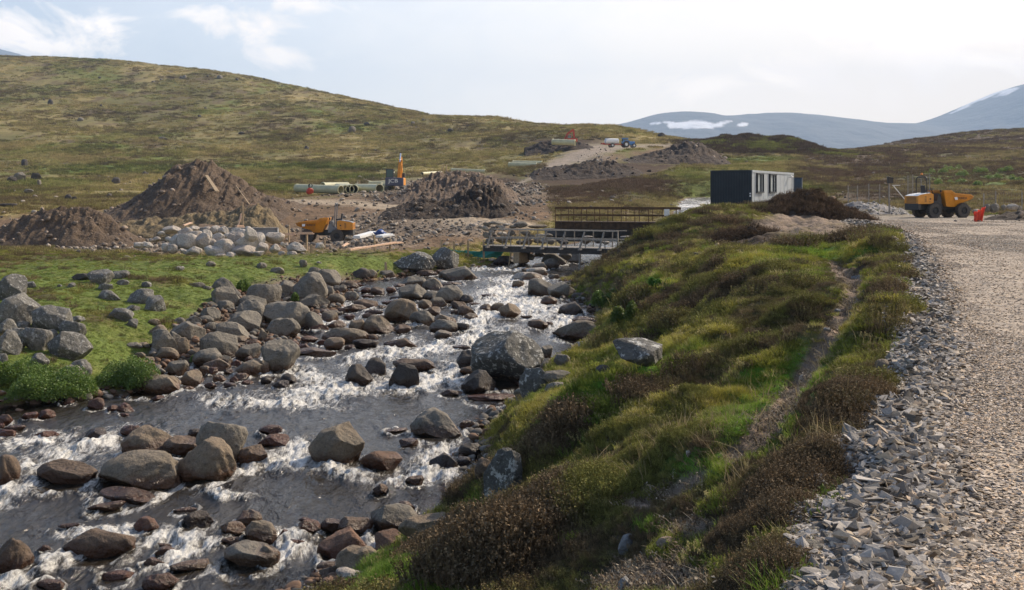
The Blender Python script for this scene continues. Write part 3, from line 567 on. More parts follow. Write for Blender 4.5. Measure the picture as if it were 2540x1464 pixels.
batch(C5, [(770,1282,140,75,'r'),(905,1300,80,45,'r'),(1010,1302,120,58,'r'),(1275,1217,100,40,'r'),(548,1252,110,50,'r'),(370,1352,120,55,'r'),(240,1377,110,60,'r'),(45,1412,110,75,'r'),(12,1442,50,40,'r'),(1000,1342,70,25,'r'),(462,1235,60,40,'r'),(840,1130,90,35,'b'),(120,1455,150,35,'b')],
 group='small reddish rocks in the calm water by the left bank')
# rocks in the middle of the river
batch(C6, [(385,402,265,200,'g',D(kind='mid')),(545,287,165,120,'g'),(425,227,100,82,'g'),(190,350,130,90,'g'),(415,472,220,100,'g'),(600,442,150,78,'t'),(720,422,110,78,'g'),(625,345,100,55,'g'),(700,322,130,60,'b'),(540,372,75,70,'g'),
 (790,232,150,75,'d'),(890,237,110,75,'t',D(tilt=25)),(1000,227,120,52,'g'),(330,142,60,55,'g'),(130,192,100,45,'g'),(200,645,390,195,'g'),(175,702,235,135,'g'),(415,655,170,140,'g'),(550,577,120,72,'t'),(460,662,130,58,'r'),
 (840,342,85,34,'r'),(925,362,100,55,'b'),(1035,350,80,45,'r'),(1220,302,190,80,'g',D(kind='round')),(1380,327,170,88,'t'),(1100,312,90,35,'b'),(1208,412,215,120,'g'),(1505,432,205,128,'g',D(kind='round')),(1360,412,115,70,'g'),(1635,430,110,60,'d'),
 (1415,462,130,70,'g'),(1070,407,90,30,'b'),(750,497,165,50,'t'),(830,480,170,70,'b'),(1020,442,120,30,'b'),(1285,482,110,75,'t',D(tilt=20)),(1125,577,250,165,'t',D(kind='mid')),(1370,532,115,65,'b'),(1285,612,190,112,'g'),
 (1455,602,180,70,'t'),(1575,482,110,60,'b'),(1640,535,140,75,'b'),(1800,502,95,58,'b'),(1890,497,100,62,'t'),(1985,547,175,105,'t'),(1670,562,100,45,'t'),(940,667,240,125,'t',D(kind='round')),(760,667,112,95,'t'),(600,627,140,50,'b'),
 (1125,672,130,62,'b'),(1460,667,215,92,'g',D(kind='round')),(1605,662,110,66,'d'),(1450,717,120,62,'g'),(665,742,330,98,'t',D(kind='round')),(880,732,90,45,'b'),(580,802,160,85,'t'),(380,737,120,40,'r'),(420,852,320,48,'t'),(240,782,110,45,'r'),
 (330,802,110,40,'r'),(830,787,190,60,'d'),(1110,787,240,65,'b'),(140,985,280,220,'g',D(kind='mid')),(20,1002,70,100,'t'),(40,1072,90,48,'d'),(155,1107,120,50,'d'),(215,1090,120,85,'d'),(770,1092,200,150,'d',D(kind='mid')),
 (950,1012,180,130,'d',D(tilt=28)),(1085,1102,200,175,'d',D(tilt=30,kind='ang')),(1170,1060,120,120,'t',D(tilt=24)),(1220,972,340,75,'b',D(kind='round')),(1670,1012,150,65,'b'),(1640,942,150,115,'d'),(1600,802,140,30,'b'),
 (1745,1147,245,150,'d'),(2110,1192,170,80,'g'),(1520,1162,170,30,'b'),(1850,1212,360,34,'r',D(kind='round')),(2050,302,90,50,'t'),(2210,632,150,55,'b'),(1545,277,150,18,'t'),(2130,242,220,55,'p'),(2200,200,150,50,'p'),
 (1415,192,100,28,'t'),(1320,202,160,35,'b'),(700,560,80,35,'r'),(900,520,150,34,'b'),(960,480,110,30,'b'),(1480,300,90,25,'d'),(1560,520,90,30,'b'),(500,520,90,40,'b'),(660,500,90,30,'b'),(1230,240,70,20,'b'),(500,760,110,32,'r'),(700,800,80,30,'b'),
 (640,700,120,25,'b'),(950,560,110,30,'t'),(860,545,120,34,'t'),(1700,450,100,25,'b'),(1820,380,130,20,'b'),(2120,550,90,18,'b'),(450,430,80,30,'t'),(770,300,90,28,'r'),(850,385,90,22,'b')],
 group='rocks scattered in the middle of the river')
add_rock('lichen_boulder', 650+1958*.30905, 620+1085*.30905, 172, 121, 'L', cat='boulder', kind='round', label='huge round boulder with lichen patches at the right edge of the rapids', group=None, sink=.06)
add_rock('flat_pointed_boulder', 650+1580*.30905, 620+242*.30905, 92, 32, 'g', cat='boulder', kind='ang', label='broad low grey boulder with a pointed top just before the footbridge')
add_rock('lichen_boulder', 650+1225*.30905, 620+190*.30905, 96, 50, 'L', cat='boulder', kind='mid', label='long dark lichen boulder at the river edge left of the footbridge', sink=.1)
add_rock('lichen_boulder', 650+1475*.30905, 620+172*.30905, 64, 56, 'L', cat='boulder', kind='ang', label='tall lichen boulder leaning beside the long one near the green netting', sink=.1)
# right hand edge
batch(C9, [(105,367,172,122,'g',D(tilt=12)),(290,392,220,118,'g',D(tilt=-14)),(200,440,120,55,'b'),(380,522,185,90,'d'),(430,722,370,135,'t',D(kind='ang',deep=.6)),(105,632,132,60,'b'),(200,612,62,30,'b'),(498,792,122,55,'p',D(kind='round')),
 (165,890,110,110,'g'),(300,932,120,78,'g'),(150,992,220,105,'g'),(90,1172,210,200,'L'),(250,1062,220,75,'g',D(kind='ang')),(275,1135,200,58,'g'),(45,1202,110,88,'g'),(50,1232,100,24,'g'),(60,247,150,55,'t'),(130,212,100,50,'t'),(130,162,120,55,'t'),
 (215,147,120,70,'g'),(240,122,180,85,'g'),(370,102,160,90,'g'),(300,402,60,30,'d'),(440,397,110,45,'d'),(560,470,80,40,'d'),(240,240,80,40,'t'),(330,300,90,40,'d'),(30,190,90,40,'t'),(640,1000,110,60,'d')],
 group='rocks along the right river edge')
add_rock('flat_topped_rock', 1300+480*.30905, 620+600*.30905, 62, 18, 't', cat='rock', Y=45.2, kind='round', label='small tan rock lying on top of the square block at the right edge', foam=False, sink=.1)
add_rock('lichen_slab', 1300+930*.30905, 620+938*.30905, 128, 58, 'L', cat='boulder', kind='ang', tilt=8, label='white-patched lichen slab lying in bright grass on the right bank', sink=.12)
add_rock('leaning_boulder', 1226, 1285, 96, 165, 'L', cat='boulder', kind='mid', tilt=14, label='tall leaning boulder with white lichen half buried in the near right bank', sink=.15)
# foreground
batch(C7, [(775,237,155,78,'d'),(1240,342,430,172,'t',D(kind='round')),(1480,352,260,118,'b'),(1600,237,130,80,'d'),(1800,440,360,305,'g',D(kind='mid')),(1690,577,420,292,'t',D(kind='mid')),(1130,647,600,238,'t',D(kind='mid')),
 (550,602,480,150,'b',D(kind='round')),(50,602,190,205,'b'),(1020,752,430,92,'b'),(1080,202,190,70,'r'),(380,232,170,55,'r'),(870,812,260,50,'b'),(2030,932,200,95,'t'),(1890,1022,180,95,'t'),(2110,1092,240,160,'t'),(1890,1102,170,60,'b'),
 (2050,1272,420,150,'g',D(kind='round')),(1200,1002,190,112,'r'),(1620,972,230,125,'d'),(820,1202,520,190,'b',D(kind='round')),(75,1332,310,240,'b'),(1350,1192,160,68,'b'),(1250,1272,180,58,'b'),(1550,1302,280,62,'g'),(960,1392,260,62,'r'),
 (1310,1462,260,105,'r',D(kind='round')),(400,1462,220,62,'b'),(2060,442,240,132,'b'),(2200,192,180,60,'r'),(2230,292,230,82,'r'),(50,212,130,50,'r'),(370,1180,110,70,'b'),(1520,830,200,30,'b'),(560,950,150,25,'b'),(1330,1120,120,30,'b')],
 group='large wet rocks in the foreground rapids')
batch(C8, [(610,445,400,285,'t',D(kind='ang')),(930,500,310,145,'r',D(kind='ang',tilt=-14)),(1430,222,385,190,'g',D(kind='round')),(1665,147,115,62,'b'),(1200,292,145,50,'b'),(1480,492,200,122,'d'),(1240,627,135,82,'b'),(965,697,125,85,'b'),
 (1180,822,145,65,'t'),(1070,1005,360,190,'g',D(kind='ang')),(1330,1062,380,170,'t',D(kind='ang')),(760,1012,250,110,'b'),(380,1002,175,90,'r'),(560,982,145,80,'b'),(1040,1142,225,120,'r'),(675,1215,385,190,'r',D(kind='ang')),
 (790,1325,330,160,'t',D(kind='mid')),(600,1402,255,108,'b'),(540,1312,180,68,'t'),(770,1400,340,66,'p',D(kind='round',tilt=-12)),(530,1442,170,48,'g'),(1200,1132,150,48,'g'),(1700,370,190,90,'d'),(1820,532,170,120,'b'),(60,1262,160,140,'t'),
 (200,1042,130,58,'r'),(40,1082,125,100,'b'),(280,1112,125,48,'r'),(1560,932,110,110,'d'),(1090,175,180,22,'b'),(350,905,90,30,'r'),(1640,450,120,60,'d')], group='large wet rocks in the foreground rapids')
# the pile of pale boulders
PILE = [(1475,1000,80,80),(1550,1010,80,80),(1550,960,130,110),(1640,880,120,100),(1520,835,140,70),(1720,830,110,65),(1845,835,75,65),(1915,838,90,75),(1990,845,95,75),(2110,850,105,65),(2160,895,120,95),(1850,895,90,95),(1730,950,180,125),(1640,985,180,150),(1830,975,120,140),
 (1935,925,95,95),(1900,965,80,85),(2030,895,95,65),(2085,945,130,125),(1990,935,85,55),(2170,1005,180,150),(2005,1040,170,150),(2160,1045,210,105),(1740,1035,130,85),(1640,1015,95,42),(1900,1055,180,100),(1960,1075,110,62),(2055,1065,95,62),(2325,985,150,160),(1300,955,95,45),(1240,962,105,52),(1400,905,65,45),(1500,905,65,45),(1440,850,60,40),(1350,910,50,35),(1590,905,80,70),(1780,880,80,60)]
for i, (x, y, w, h) in enumerate(PILE):
    u, v = x*.27712, 350+y*.27712; add_rock('pale_boulder', u, v, w*.27712*1.06, h*.27712*1.05, 'p', cat='boulder', group='pile of pale boulders on the left bank', Y=66.5+max(0, (648-v))*.085, tilt=random.uniform(-25, 25), kind='round' if i % 3 else 'mid', sink=.02, foam=False)
batch(CB, [(400,570,170,230,'p',D(Y=68,tilt=32)),(530,745,180,170,'p',D(Y=67,tilt=30)),(665,610,290,160,'p',D(Y=69,kind='round')),(1000,750,262,165,'p',D(Y=66.5,kind='round')),(930,790,140,80,'p',D(Y=65.8)),(790,770,95,62,'p',D(Y=66)),(690,735,140,125,'p',D(Y=66.8)),
  (1330,682,122,90,'p',D(Y=66.5)),(460,782,145,72,'p',D(Y=66)),(50,830,120,90,'p',D(Y=66)),(810,640,70,60,'p',D(Y=67.5)),(1320,885,75,30,'p',D(Y=60)),(1750,560,120,60,'g',D(Y=80))], name='pale_boulder', cat='boulder', group='pile of pale boulders on the left bank', sink=.03, foam=False)
# stone abutment of the bridges
AB = (1080, 580, .1346); AC = (1200, 500, .19)
batch(AC, [(20,380,90,60,'p'),(120,385,90,55,'g'),(110,425,90,55,'p'),(40,470,110,70,'g'),(240,450,120,55,'p'),(300,320,110,35,'p'),(230,350,110,40,'p'),(480,340,190,75,'g'),(700,350,260,45,'t'),(380,350,90,40,'g'),(360,440,90,60,'g'),(240,545,150,75,'t'),(540,445,130,60,'g'),
   (740,460,130,35,'p'),(580,560,130,80,'t'),(780,550,90,65,'p'),(470,560,90,50,'g'),(840,460,110,40,'g'),(880,560,130,70,'g'),(60,560,150,40,'g'),(80,525,110,50,'g'),(340,500,100,60,'g'),(700,540,90,50,'g'),(1330,555,130,85,'t'),(1500,545,90,60,'g'),(1590,560,110,40,'p'),(1360,470,130,20,'p'),(1850,480,130,30,'p'),(1040,560,130,60,'d'),(620,480,90,50,'g'),(160,300,200,40,'g'),(40,310,110,35,'t')],
   name='abutment_stone', cat='boulder', group='stones stacked as abutment behind the footbridge', Y=72.6, foam=False, sink=.1)
batch(AB, [(1570,410,130,120,'b'),(1610,580,175,190,'t'),(1770,490,110,70,'g'),(1760,430,100,60,'g'),(1700,400,90,90,'g'),(1900,410,140,80,'g'),(2130,470,260,110,'g'),(2100,640,280,120,'d'),(1940,660,260,110,'t'),(1780,700,110,70,'t'),(1250,600,360,180,'d'),(1100,640,110,60,'g'),(2400,480,220,150,'g'),
   (1050,600,60,50,'p'),(1040,500,110,50,'p'),(530,520,110,50,'p',D(tilt=25)),(620,520,60,35,'p'),(730,550,70,50,'t'),(780,560,60,50,'t'),(860,640,110,60,'t'),(900,600,110,50,'t'),(620,660,110,40,'t'),(1960,790,160,60,'t'),(1800,860,300,90,'t'),(1980,400,90,50,'g'),(1850,800,130,60,'g'),(1450,850,220,50,'t'),(2300,560,150,80,'g')],
   name='abutment_stone', cat='boulder', group='stones at the water edge under the footbridge', Y=70.5, foam=False, sink=.1)
# named stones near the path
batch((1300, 1020, .3049), [(835,1150,130,128,'s',D(kind='ang')),(1195,1130,220,80,'t',D(kind='mid')),(815,1460,110,90,'s',D(kind='ang')),(1345,368,50,40,'p'),(2230,118,0,0,'p')][:4], name='path_stone', cat='rock', group='stones beside the foot path', water=False)
add_rock('path_stone', 1991, 952, 20, 20, 'p', group='stones beside the foot path', water=False)
for (u, v, w, h) in [(2130,692,36,8),(2050,820,22,6),(2085,845,18,6),(2075,775,20,7)]: add_rock('path_stone', u, v, w, h, 's', group='stones beside the foot path', water=False, kind='ang', sink=.4)
# boulders by the cabin and red net
for (u, v, w, h) in [(1877,534,12,9),(2450,520,20,13),(2470,522,24,17),(2492,518,12,10),(2515,517,28,11),(2400,522,22,9),(2425,528,20,9),(2530,522,12,12),(2378,526,18,7)]: add_rock('pale_boulder', u, v, w, h, 'p' if u < 2000 or u % 2 else 'g', cat='boulder', group='pale boulders behind the red plastic net' if u > 2000 else None, Y=71 if u > 2000 else 66, foam=False, label='single round pale stone on the turf before the cabin' if u < 2000 else None, kind='round')
# hillside boulders
for (u, v, w, h) in [(60,412,14,14),(92,446,26,14),(50,448,28,17),(30,452,22,11),(97,461,9,12),(72,480,22,9),(170,497,16,12),(185,498,12,8),(270,490,13,8),(287,456,20,13),(360,436,16,9),(20,515,44,8),(545,196,14,8),(457,197,11,9),(588,200,8,5),(873,330,18,14),(1117,327,13,7),(515,192,6,4),(247,195,7,4),(125,260,12,11),(200,301,14,8),(290,148,7,4),
   (510,272,8,5),(495,292,8,6),(600,334,16,6),(405,348,26,7),(1010,304,6,5),(910,312,14,7),(1050,300,8,5),(1160,315,8,4),(760,372,12,9),(1477,314,9,6),(1640,341,19,10),(320,160,8,3),(880,234,5,3),(835,228,6,3),(690,210,6,4),(655,198,6,4),(940,460,8,4),(1025,310,9,7),(930,375,9,4),(450,195,8,5),(700,215,5,3),(110,250,6,4),(250,265,6,5),(380,205,9,4),(400,200,7,4)]:
    add_rock('hillside_boulder', u, v, w, h*1.2, 'd' if (u*7+v) % 3 else 'g', cat='boulder', group='boulders dotted over the open hillside', foam=False, sink=.2)
# ================================================================= scattered ground cover and gravel ("stuff")
def blades(name, n, rad, h0, h1, wid, lean, seg=2, twig=0, seed=0, leaf=0.0, droop=.5):
    r = np.random.default_rng(seed); V = []; Fc = []
    for i in range(n):
        a = r.uniform(0, 2*math.pi); rr = rad*math.sqrt(r.random()); bx, by = rr*math.cos(a), rr*math.sin(a)
        h = r.uniform(h0, h1)*(1-.35*rr/rad); la = a+r.normal()*0.7; ln = r.uniform(.1, 1)*lean*h
        fa = r.uniform(0, math.pi); wx, wy = wid*math.cos(fa)/2, wid*math.sin(fa)/2; base = len(V)
        for k in range(seg+1):
            f = k/seg; cx = bx+math.cos(la)*ln*f**1.8; cy = by+math.sin(la)*ln*f**1.8; cz = h*(f-droop*.4*f*f*(ln/h)); tw = (1-f*.85)
            V += [(cx-wx*tw, cy-wy*tw, cz), (cx+wx*tw, cy+wy*tw, cz)]
            if k: b = base+2*(k-1); Fc.append((b, b+1, b+3, b+2))
        for j in range(twig):
            f = r.uniform(.25, 1); cx = bx+math.cos(la)*ln*f**1.8; cy = by+math.sin(la)*ln*f**1.8; cz = h*f*.95; s = leaf*r.uniform(.6, 1.3); b = len(V)
            d1 = r.normal(size=3); d1 /= np.linalg.norm(d1); d2 = np.cross(d1, r.normal(size=3)); d2 /= np.linalg.norm(d2); c = np.array((cx, cy, cz))
            for q in (-d1*s*.15-d2*s*.25, d1*s*.5-d2*s*.3, d1*s, d1*s*.4+d2*s*.35): V.append(tuple(c+q))
            Fc.append((b, b+1, b+2, b+3))
    V = np.array(V); V[:, 2] = np.maximum(V[:, 2], -.02)
    return mesh_np(name, V, np.array(Fc), False)
def plant_mat(name, transl=.25, rough=.7):
    m, t, bs = new_mat(name); at = t.n('ShaderNodeAttribute', attribute_name='col', attribute_type='INSTANCER'); g = t.n('ShaderNodeNewGeometry'); tc = t.n('ShaderNodeTexCoord')
    n1 = t.noise(g.outputs['Position'], 31, 2, .5); v = t.m('ADD', .55, t.m('MULTIPLY', n1, .9)); vv = t.n('ShaderNodeCombineXYZ'); [t.link(v, vv.inputs[i]) for i in range(3)]
    c = t.mix(1.0, at.outputs['Color'], vv.outputs[0], 'MULTIPLY'); t.link(c, bs.inputs['Base Color']); bs.inputs['Roughness'].default_value = rough; bs.inputs['Specular IOR Level'].default_value = .2
    tl = t.n('ShaderNodeBsdfTranslucent'); t.link(c, tl.inputs[0]); mx = t.n('ShaderNodeMixShader'); mx.inputs[0].default_value = transl
    t.link(bs.outputs[0], mx.inputs[1]); t.link(tl.outputs[0], mx.inputs[2]); t.link(mx.outputs[0], t.N['Material Output'].inputs[0]); return m
M_PLANT = plant_mat('plant_leaf', .28); M_TWIG = plant_mat('heather_twig', .10, .85)
def stone_inst_mat():
    m, t, bs = new_mat('gravel_stone'); at = t.n('ShaderNodeAttribute', attribute_name='col', attribute_type='INSTANCER'); p = t.n('ShaderNodeNewGeometry').outputs['Position']
    n1 = t.noise(p, 40, 4, .65); v = t.m('ADD', .70, t.m('MULTIPLY', n1, .6)); vv = t.n('ShaderNodeCombineXYZ'); [t.link(v, vv.inputs[i]) for i in range(3)]
    t.link(t.mix(1.0, at.outputs['Color'], vv.outputs[0], 'MULTIPLY'), bs.inputs['Base Color']); bs.inputs['Roughness'].default_value = .85; bs.inputs['Specular IOR Level'].default_value = .2; t.link(t.bump(n1, .6, .01), bs.inputs['Normal']); return m
M_STONE = stone_inst_mat()
def proto(meshes, mat, pre):
    c = bpy.data.collections.new('library_'+pre)
    for i, me in enumerate(meshes):
        me.materials.clear(); me.materials.append(mat); o = bpy.data.objects.new('%s_%02d' % (pre, i), me); c.objects.link(o)
    return c
def scatter(name, label, coll, P, rot, scl, idx, col):
    n = len(P); me = bpy.data.meshes.new(name); me.vertices.add(n); me.vertices.foreach_set('co', np.ascontiguousarray(P, dtype=np.float32).ravel())
    a = me.attributes.new('rot', 'FLOAT_VECTOR', 'POINT'); a.data.foreach_set('vector', np.ascontiguousarray(rot, dtype=np.float32).ravel())
    a = me.attributes.new('scl', 'FLOAT_VECTOR', 'POINT'); s3 = scl if scl.ndim == 2 else np.repeat(scl[:, None], 3, 1); a.data.foreach_set('vector', np.ascontiguousarray(s3, dtype=np.float32).ravel())
    a = me.attributes.new('idx', 'INT', 'POINT'); a.data.foreach_set('value', idx.astype(np.int32)); set_col(me, 'col', np.clip(col, .004, .95))
    o = link(name, me); tag(o, label, None, None, 'stuff')
    ng = bpy.data.node_groups.new(name, 'GeometryNodeTree'); ng.interface.new_socket('Geometry', in_out='INPUT', socket_type='NodeSocketGeometry'); ng.interface.new_socket('Geometry', in_out='OUTPUT', socket_type='NodeSocketGeometry')
    N = ng.nodes; L = ng.links; gi = N.new('NodeGroupInput'); go = N.new('NodeGroupOutput'); ip = N.new('GeometryNodeInstanceOnPoints'); ci = N.new('GeometryNodeCollectionInfo')
    ci.inputs['Collection'].default_value = coll; ci.inputs['Separate Children'].default_value = True; ci.inputs['Reset Children'].default_value = True
    def na(nm, ty):
        q = N.new('GeometryNodeInputNamedAttribute'); q.data_type = ty; q.inputs['Name'].default_value = nm; return q.outputs['Attribute']
    L.new(gi.outputs[0], ip.inputs['Points']); L.new(ci.outputs[0], ip.inputs['Instance']); ip.inputs['Pick Instance'].default_value = True
    L.new(na('idx', 'INT'), ip.inputs['Instance Index']); er = N.new('FunctionNodeEulerToRotation'); L.new(na('rot', 'FLOAT_VECTOR'), er.inputs[0]); L.new(er.outputs[0], ip.inputs['Rotation'])
    L.new(na('scl', 'FLOAT_VECTOR'), ip.inputs['Scale']); L.new(ip.outputs[0], go.inputs[0])
    md = o.modifiers.new('scatter', 'NODES'); md.node_group = ng; return o
def sample_grid(arr, X, Y):
    x = np.clip((X/Y-TT[0])/(TT[1]-TT[0]), 0, TN-1.01).round().astype(int); y = np.clip((np.log(Y)-SS[0])/(SS[1]-SS[0]), 0, SN-1.01).round().astype(int); return arr[y, x]
def pts(n, t0, t1, y0, y1, seed):
    r = np.random.default_rng(seed); t = r.uniform(t0, t1, n); Y = np.exp(r.uniform(math.log(y0), math.log(y1), n)); return t*Y, Y, r
def blocked(X, Y):     # keep plants off stones that are placed on land
    b = np.zeros(len(X), bool)
    for R in ROCKS:
        if R['Y'] > 75: continue
        o = R['o']; b |= np.hypot(X-o.location.x, Y-o.location.y) < .42*o.scale.x
    return b
def cover():
    # --- heather, grass and moss of the near banks
    X, Y, r = pts(200000, -.60, .50, 4.2, 78, 3)
    Z = hgt(X, Y); road = sample_grid(GROAD, X, Y); pad = sample_grid(GPAD, X, Y); d = river_d(X, Y); zn = {n: sample_grid(GZONE[n], X, Y) for n in ZN if n != 'moor'}
    ok = (road < .35) & (pad < .4) & (d < -.15) & ~blocked(X, Y) & (X > -.62*Y)
    bare = np.clip(zn['dirt']*1.2+zn['bar']*.8+zn['peatbank']+zn['peat']+zn['track']*1.5+zn['rubble']*.7+zn['earth']*.75+zn['hard'], 0, 1); nb = fbm(X*1.1, Y*1.1, 3)
    ok &= (r.random(len(X)) > bare*1.5-nb*.15) & (zn['dirt'] < .35)
    X, Y, Z, bare = X[ok], Y[ok], Z[ok], bare[ok]; zn = {k: v[ok] for k, v in zn.items()}; nb = nb[ok]; n = len(X); rr = r.random(n)
    left = X < np.interp(Y, [10, 68, 80], [-6, 0, 3])
    he = np.clip(zn['heather']*.85+.22*(~left)+nb*1.5-.9*zn['grass']-.6*zn['moss']-.9*zn['greenleft'], 0, 1); he = np.where(left, np.clip(zn['brownleft']*.5+nb*.3, 0, 1), he)
    ish = rr < he
    H = hgt(X+.05, Y)-hgt(X-.05, Y)
    rot = np.stack([r.normal(0, .12, n), r.normal(0, .12, n), r.uniform(0, 6.28, n)], 1)
    pw = sample_mask(PATHW, U0+F*X/Y, V0-F*Z/Y)*(~left); sc = np.clip(Y/14, .75, 3.2)**.62*(1-.35*pw)
    # colours
    base = sample_grid(GC, X, Y); v = r.uniform(.5, 1.45, (n, 1)); patch = fbm(X*.9+20, Y*.9, 3)[:, None]
    brown = np.array((.105,.078,.046)); rust = np.array((.165,.11,.058)); olive = np.array((.17,.165,.040)); k = r.random((n, 1))
    ch = brown+(rust-brown)*np.clip(k*1.2-.4, 0, 1); ch = ch+(olive-ch)*np.clip(.32+1.9*patch+(r.random((n, 1))-.5)*.7, 0, .9)
    gm = np.array((.14,.175,.030)); gy = np.array((.25,.225,.045)); straw = np.array((.38,.31,.15)); gd = np.array((.085,.155,.024))
    gm = gm+np.array((.005,.045,0))*np.clip(zn['grass'][:, None]+.5*zn['moss'][:, None], 0, 1); cg = gm+(gy-gm)*np.clip(zn['moss'][:, None]*.9+patch*.8+(1-np.clip(zn['grass']+zn['greenleft'], 0, 1))[:, None]*.45, 0, 1); cg = cg+(gd-cg)*np.clip(-patch*1.0, 0, .45)
    cg = cg+(straw-cg)*((r.random((n, 1)) < (.05+.16*(1-np.clip(zn['grass']+zn['greenleft'], 0, 1)))[:, None])*.8)
    P = np.stack([X, Y, Z-.015], 1)
    hm = proto([blades('heather', 60, .14, .05, .15, .006, .6, 1, 7, i, .012) for i in range(5)], M_TWIG, 'heather')
    gm_ = proto([blades('grass', 60, .13, .05, .14, .007, .9, 2, 0, 20+i, droop=.7) for i in range(5)], M_PLANT, 'grass')
    mm = proto([blades('leafy', 40, .13, .04, .10, .006, .6, 1, 7, 40+i, .015) for i in range(4)], M_PLANT, 'leafy')
    a = ish; hs = .60+1.7*np.clip(fbm(X*.8+3, Y*.8, 3)+.12, 0, 1)*(1-pw); scatter('heather', 'brown heather covering the river banks', hm, P[a], rot[a], (sc*hs*r.uniform(.75, 1.35, n)*np.where(left, .6, 1))[a], r.integers(0, 5, n)[a], (ch*v*1.3)[a])
    sh = (1-np.clip(zn['greenleft'], 0, 1)*.68)*np.where(bare > .3, .6, 1)
    b = (~ish) & (r.random(n) < .6+.4*zn['grass']); scatter('grass', 'green and straw coloured grass on the river banks', gm_, P[b], rot[b], (sc*r.uniform(.6, 1.25, n)*sh)[b], r.integers(0, 5, n)[b], (cg*v*1.3)[b])
    c = (~ish) & ~b; scatter('low_leafy_plants', 'low leafy bilberry and moss among the grass', mm, P[c], rot[c], (sc*r.uniform(.7, 1.3, n)*sh)[c], r.integers(0, 4, n)[c], (cg*v*1.15)[c])
    # --- dead twigs, roots and crumbs of turf on the bare soil
    X, Y, r = pts(60000, -.1, .42, 4.4, 40, 31); ok = (sample_grid(GZONE['dirt'], X, Y) > .12) & (sample_grid(GROAD, X, Y) < .2); X, Y = X[ok][:1500], Y[ok][:1500]; Z = hgt(X, Y); n = len(X)
    lt = proto([blades('litter', 9, .09, .02, .05, .006, 3.5, 2, 2, 90+i, .016, droop=.2) for i in range(4)], M_TWIG, 'litter')
    scatter('dead_twigs', 'dead twigs and crumbs of turf on the bare soil of the path', lt, np.stack([X, Y, Z+.005], 1), np.stack([r.normal(0, .2, n), r.normal(0, .2, n), r.uniform(0, 6.3, n)], 1), np.clip(Y/12, .8, 2.5)**.6*r.uniform(.5, 1.5, n), r.integers(0, 4, n),
            np.where(r.random((n, 1)) < .4, np.array((.34,.28,.20)), np.array((.16,.12,.08)))*r.uniform(.5, 1.3, (n, 1)))
    # --- long pale grass stalks
    X, Y, r = pts(1700, -.1, .42, 4.5, 30, 5); Z = hgt(X, Y); ok = (sample_grid(GROAD, X, Y) < .2) & (Y > 6.5) & (river_d(X, Y) < -.5) & (fbm(X*.5, Y*.5, 2) > -.1); X, Y, Z = X[ok], Y[ok], Z[ok]; n = len(X)
    st = proto([blades('stalk', 6, .10, .14, .32, .006, 1.1, 3, 0, 60+i, droop=.8) for i in range(4)], M_PLANT, 'stalk')
    scatter('dry_grass_stalks', 'dry straw coloured grass stalks above the heather', st, np.stack([X, Y, Z], 1), np.stack([r.normal(0, .3, n), r.normal(0, .3, n), r.uniform(0, 6.3, n)], 1), r.uniform(.6, 1.2, n), r.integers(0, 4, n), np.array((.32,.25,.13))*r.uniform(.6, 1.2, (n, 1)))
    # --- tussocks of the moor and the hill
    X, Y, r = pts(170000, -.56, .50, 74, 720, 8); Z = hgt(X, Y); zn = {k: sample_grid(GZONE[k], X, Y) for k in ZN if k != 'moor'}
    bare = np.clip(zn['peatbank']*.6+zn['track']*1.6+zn['trackup']*1.8+zn['earth']*1.0+zn['rubble']*1.0+zn['hard']+zn['dirt'], 0, 1)
    m1 = fbm(X*.07, Y*.05, 4)
    ok = (bare < .35) & (river_d(X, Y) < -1.0) & (sample_grid(GPAD, X, Y) < .3) & (r.random(len(X)) < .62+1.1*m1); X, Y, Z, m1 = X[ok], Y[ok], Z[ok], m1[ok]; n = len(X)
    mbr = zn['moorbrown'][ok][:, None]
    tus = proto([blades('tussock', 60, .55, .14, .42, .06, .8, 1, 0, 80+i) for i in range(5)], M_PLANT, 'tussock')
    base = sample_grid(GC, X, Y); q = r.random((n, 1)); f = np.clip(.5+.9*fbm(X*.22, Y*.12+4, 3)[:, None]+fbm(X*.05+9, Y*.03, 3)[:, None]*1.3+(q-.5)*.9, 0, 1); dk = np.array((.075,.055,.032)); stw = np.array((.33,.27,.12)); gg = np.array((.20,.20,.055))
    col = base*.55+.6*np.where(f > .62, stw, np.where(f < .33, dk, gg)); col = col*(1-mbr*.8)+mbr*.8*np.where(f > .80, stw*.8, np.where(f > .7, gg*.8, np.array((.115,.078,.052)))); s = np.clip(Y/150, .6, 3)**.75
    scatter('moor_tussocks', 'grass and heather tussocks over the open moor and hill', tus, np.stack([X, Y, Z-.05], 1), np.stack([r.normal(0, .1, n), r.normal(0, .1, n), r.uniform(0, 6.3, n)], 1), s*r.uniform(.5, 1.5, n), r.integers(0, 5, n), col*r.uniform(.65, 1.35, (n, 1)))
    # --- gravel of the road
    def chip(seed, flat):
        bm = bmesh.new(); rr = np.random.default_rng(seed)
        for k in range(11): bm.verts.new((rr.uniform(-.5, .5)*1.25, rr.uniform(-.5, .5), rr.uniform(-.5, .5)*flat))
        bmesh.ops.convex_hull(bm, input=bm.verts[:]); [bm.verts.remove(x) for x in [v for v in bm.verts if not v.link_faces]]
        bmesh.ops.recalc_face_normals(bm, faces=bm.faces); me = bpy.data.meshes.new('chip'); bm.to_mesh(me); bm.free(); return me
    ch = proto([chip(200+i, (.14, .2, .26, .36, .55)[i % 5]) for i in range(15)], M_STONE, 'chip')
    X, Y, r = pts(620000, .08, .50, 3.6, 72, 12); e = X-roadx(Y)+.22*fbm(X*.9, Y*.9, 3); bank = np.exp(-((e-.22)/(.26+.006*Y))**2)
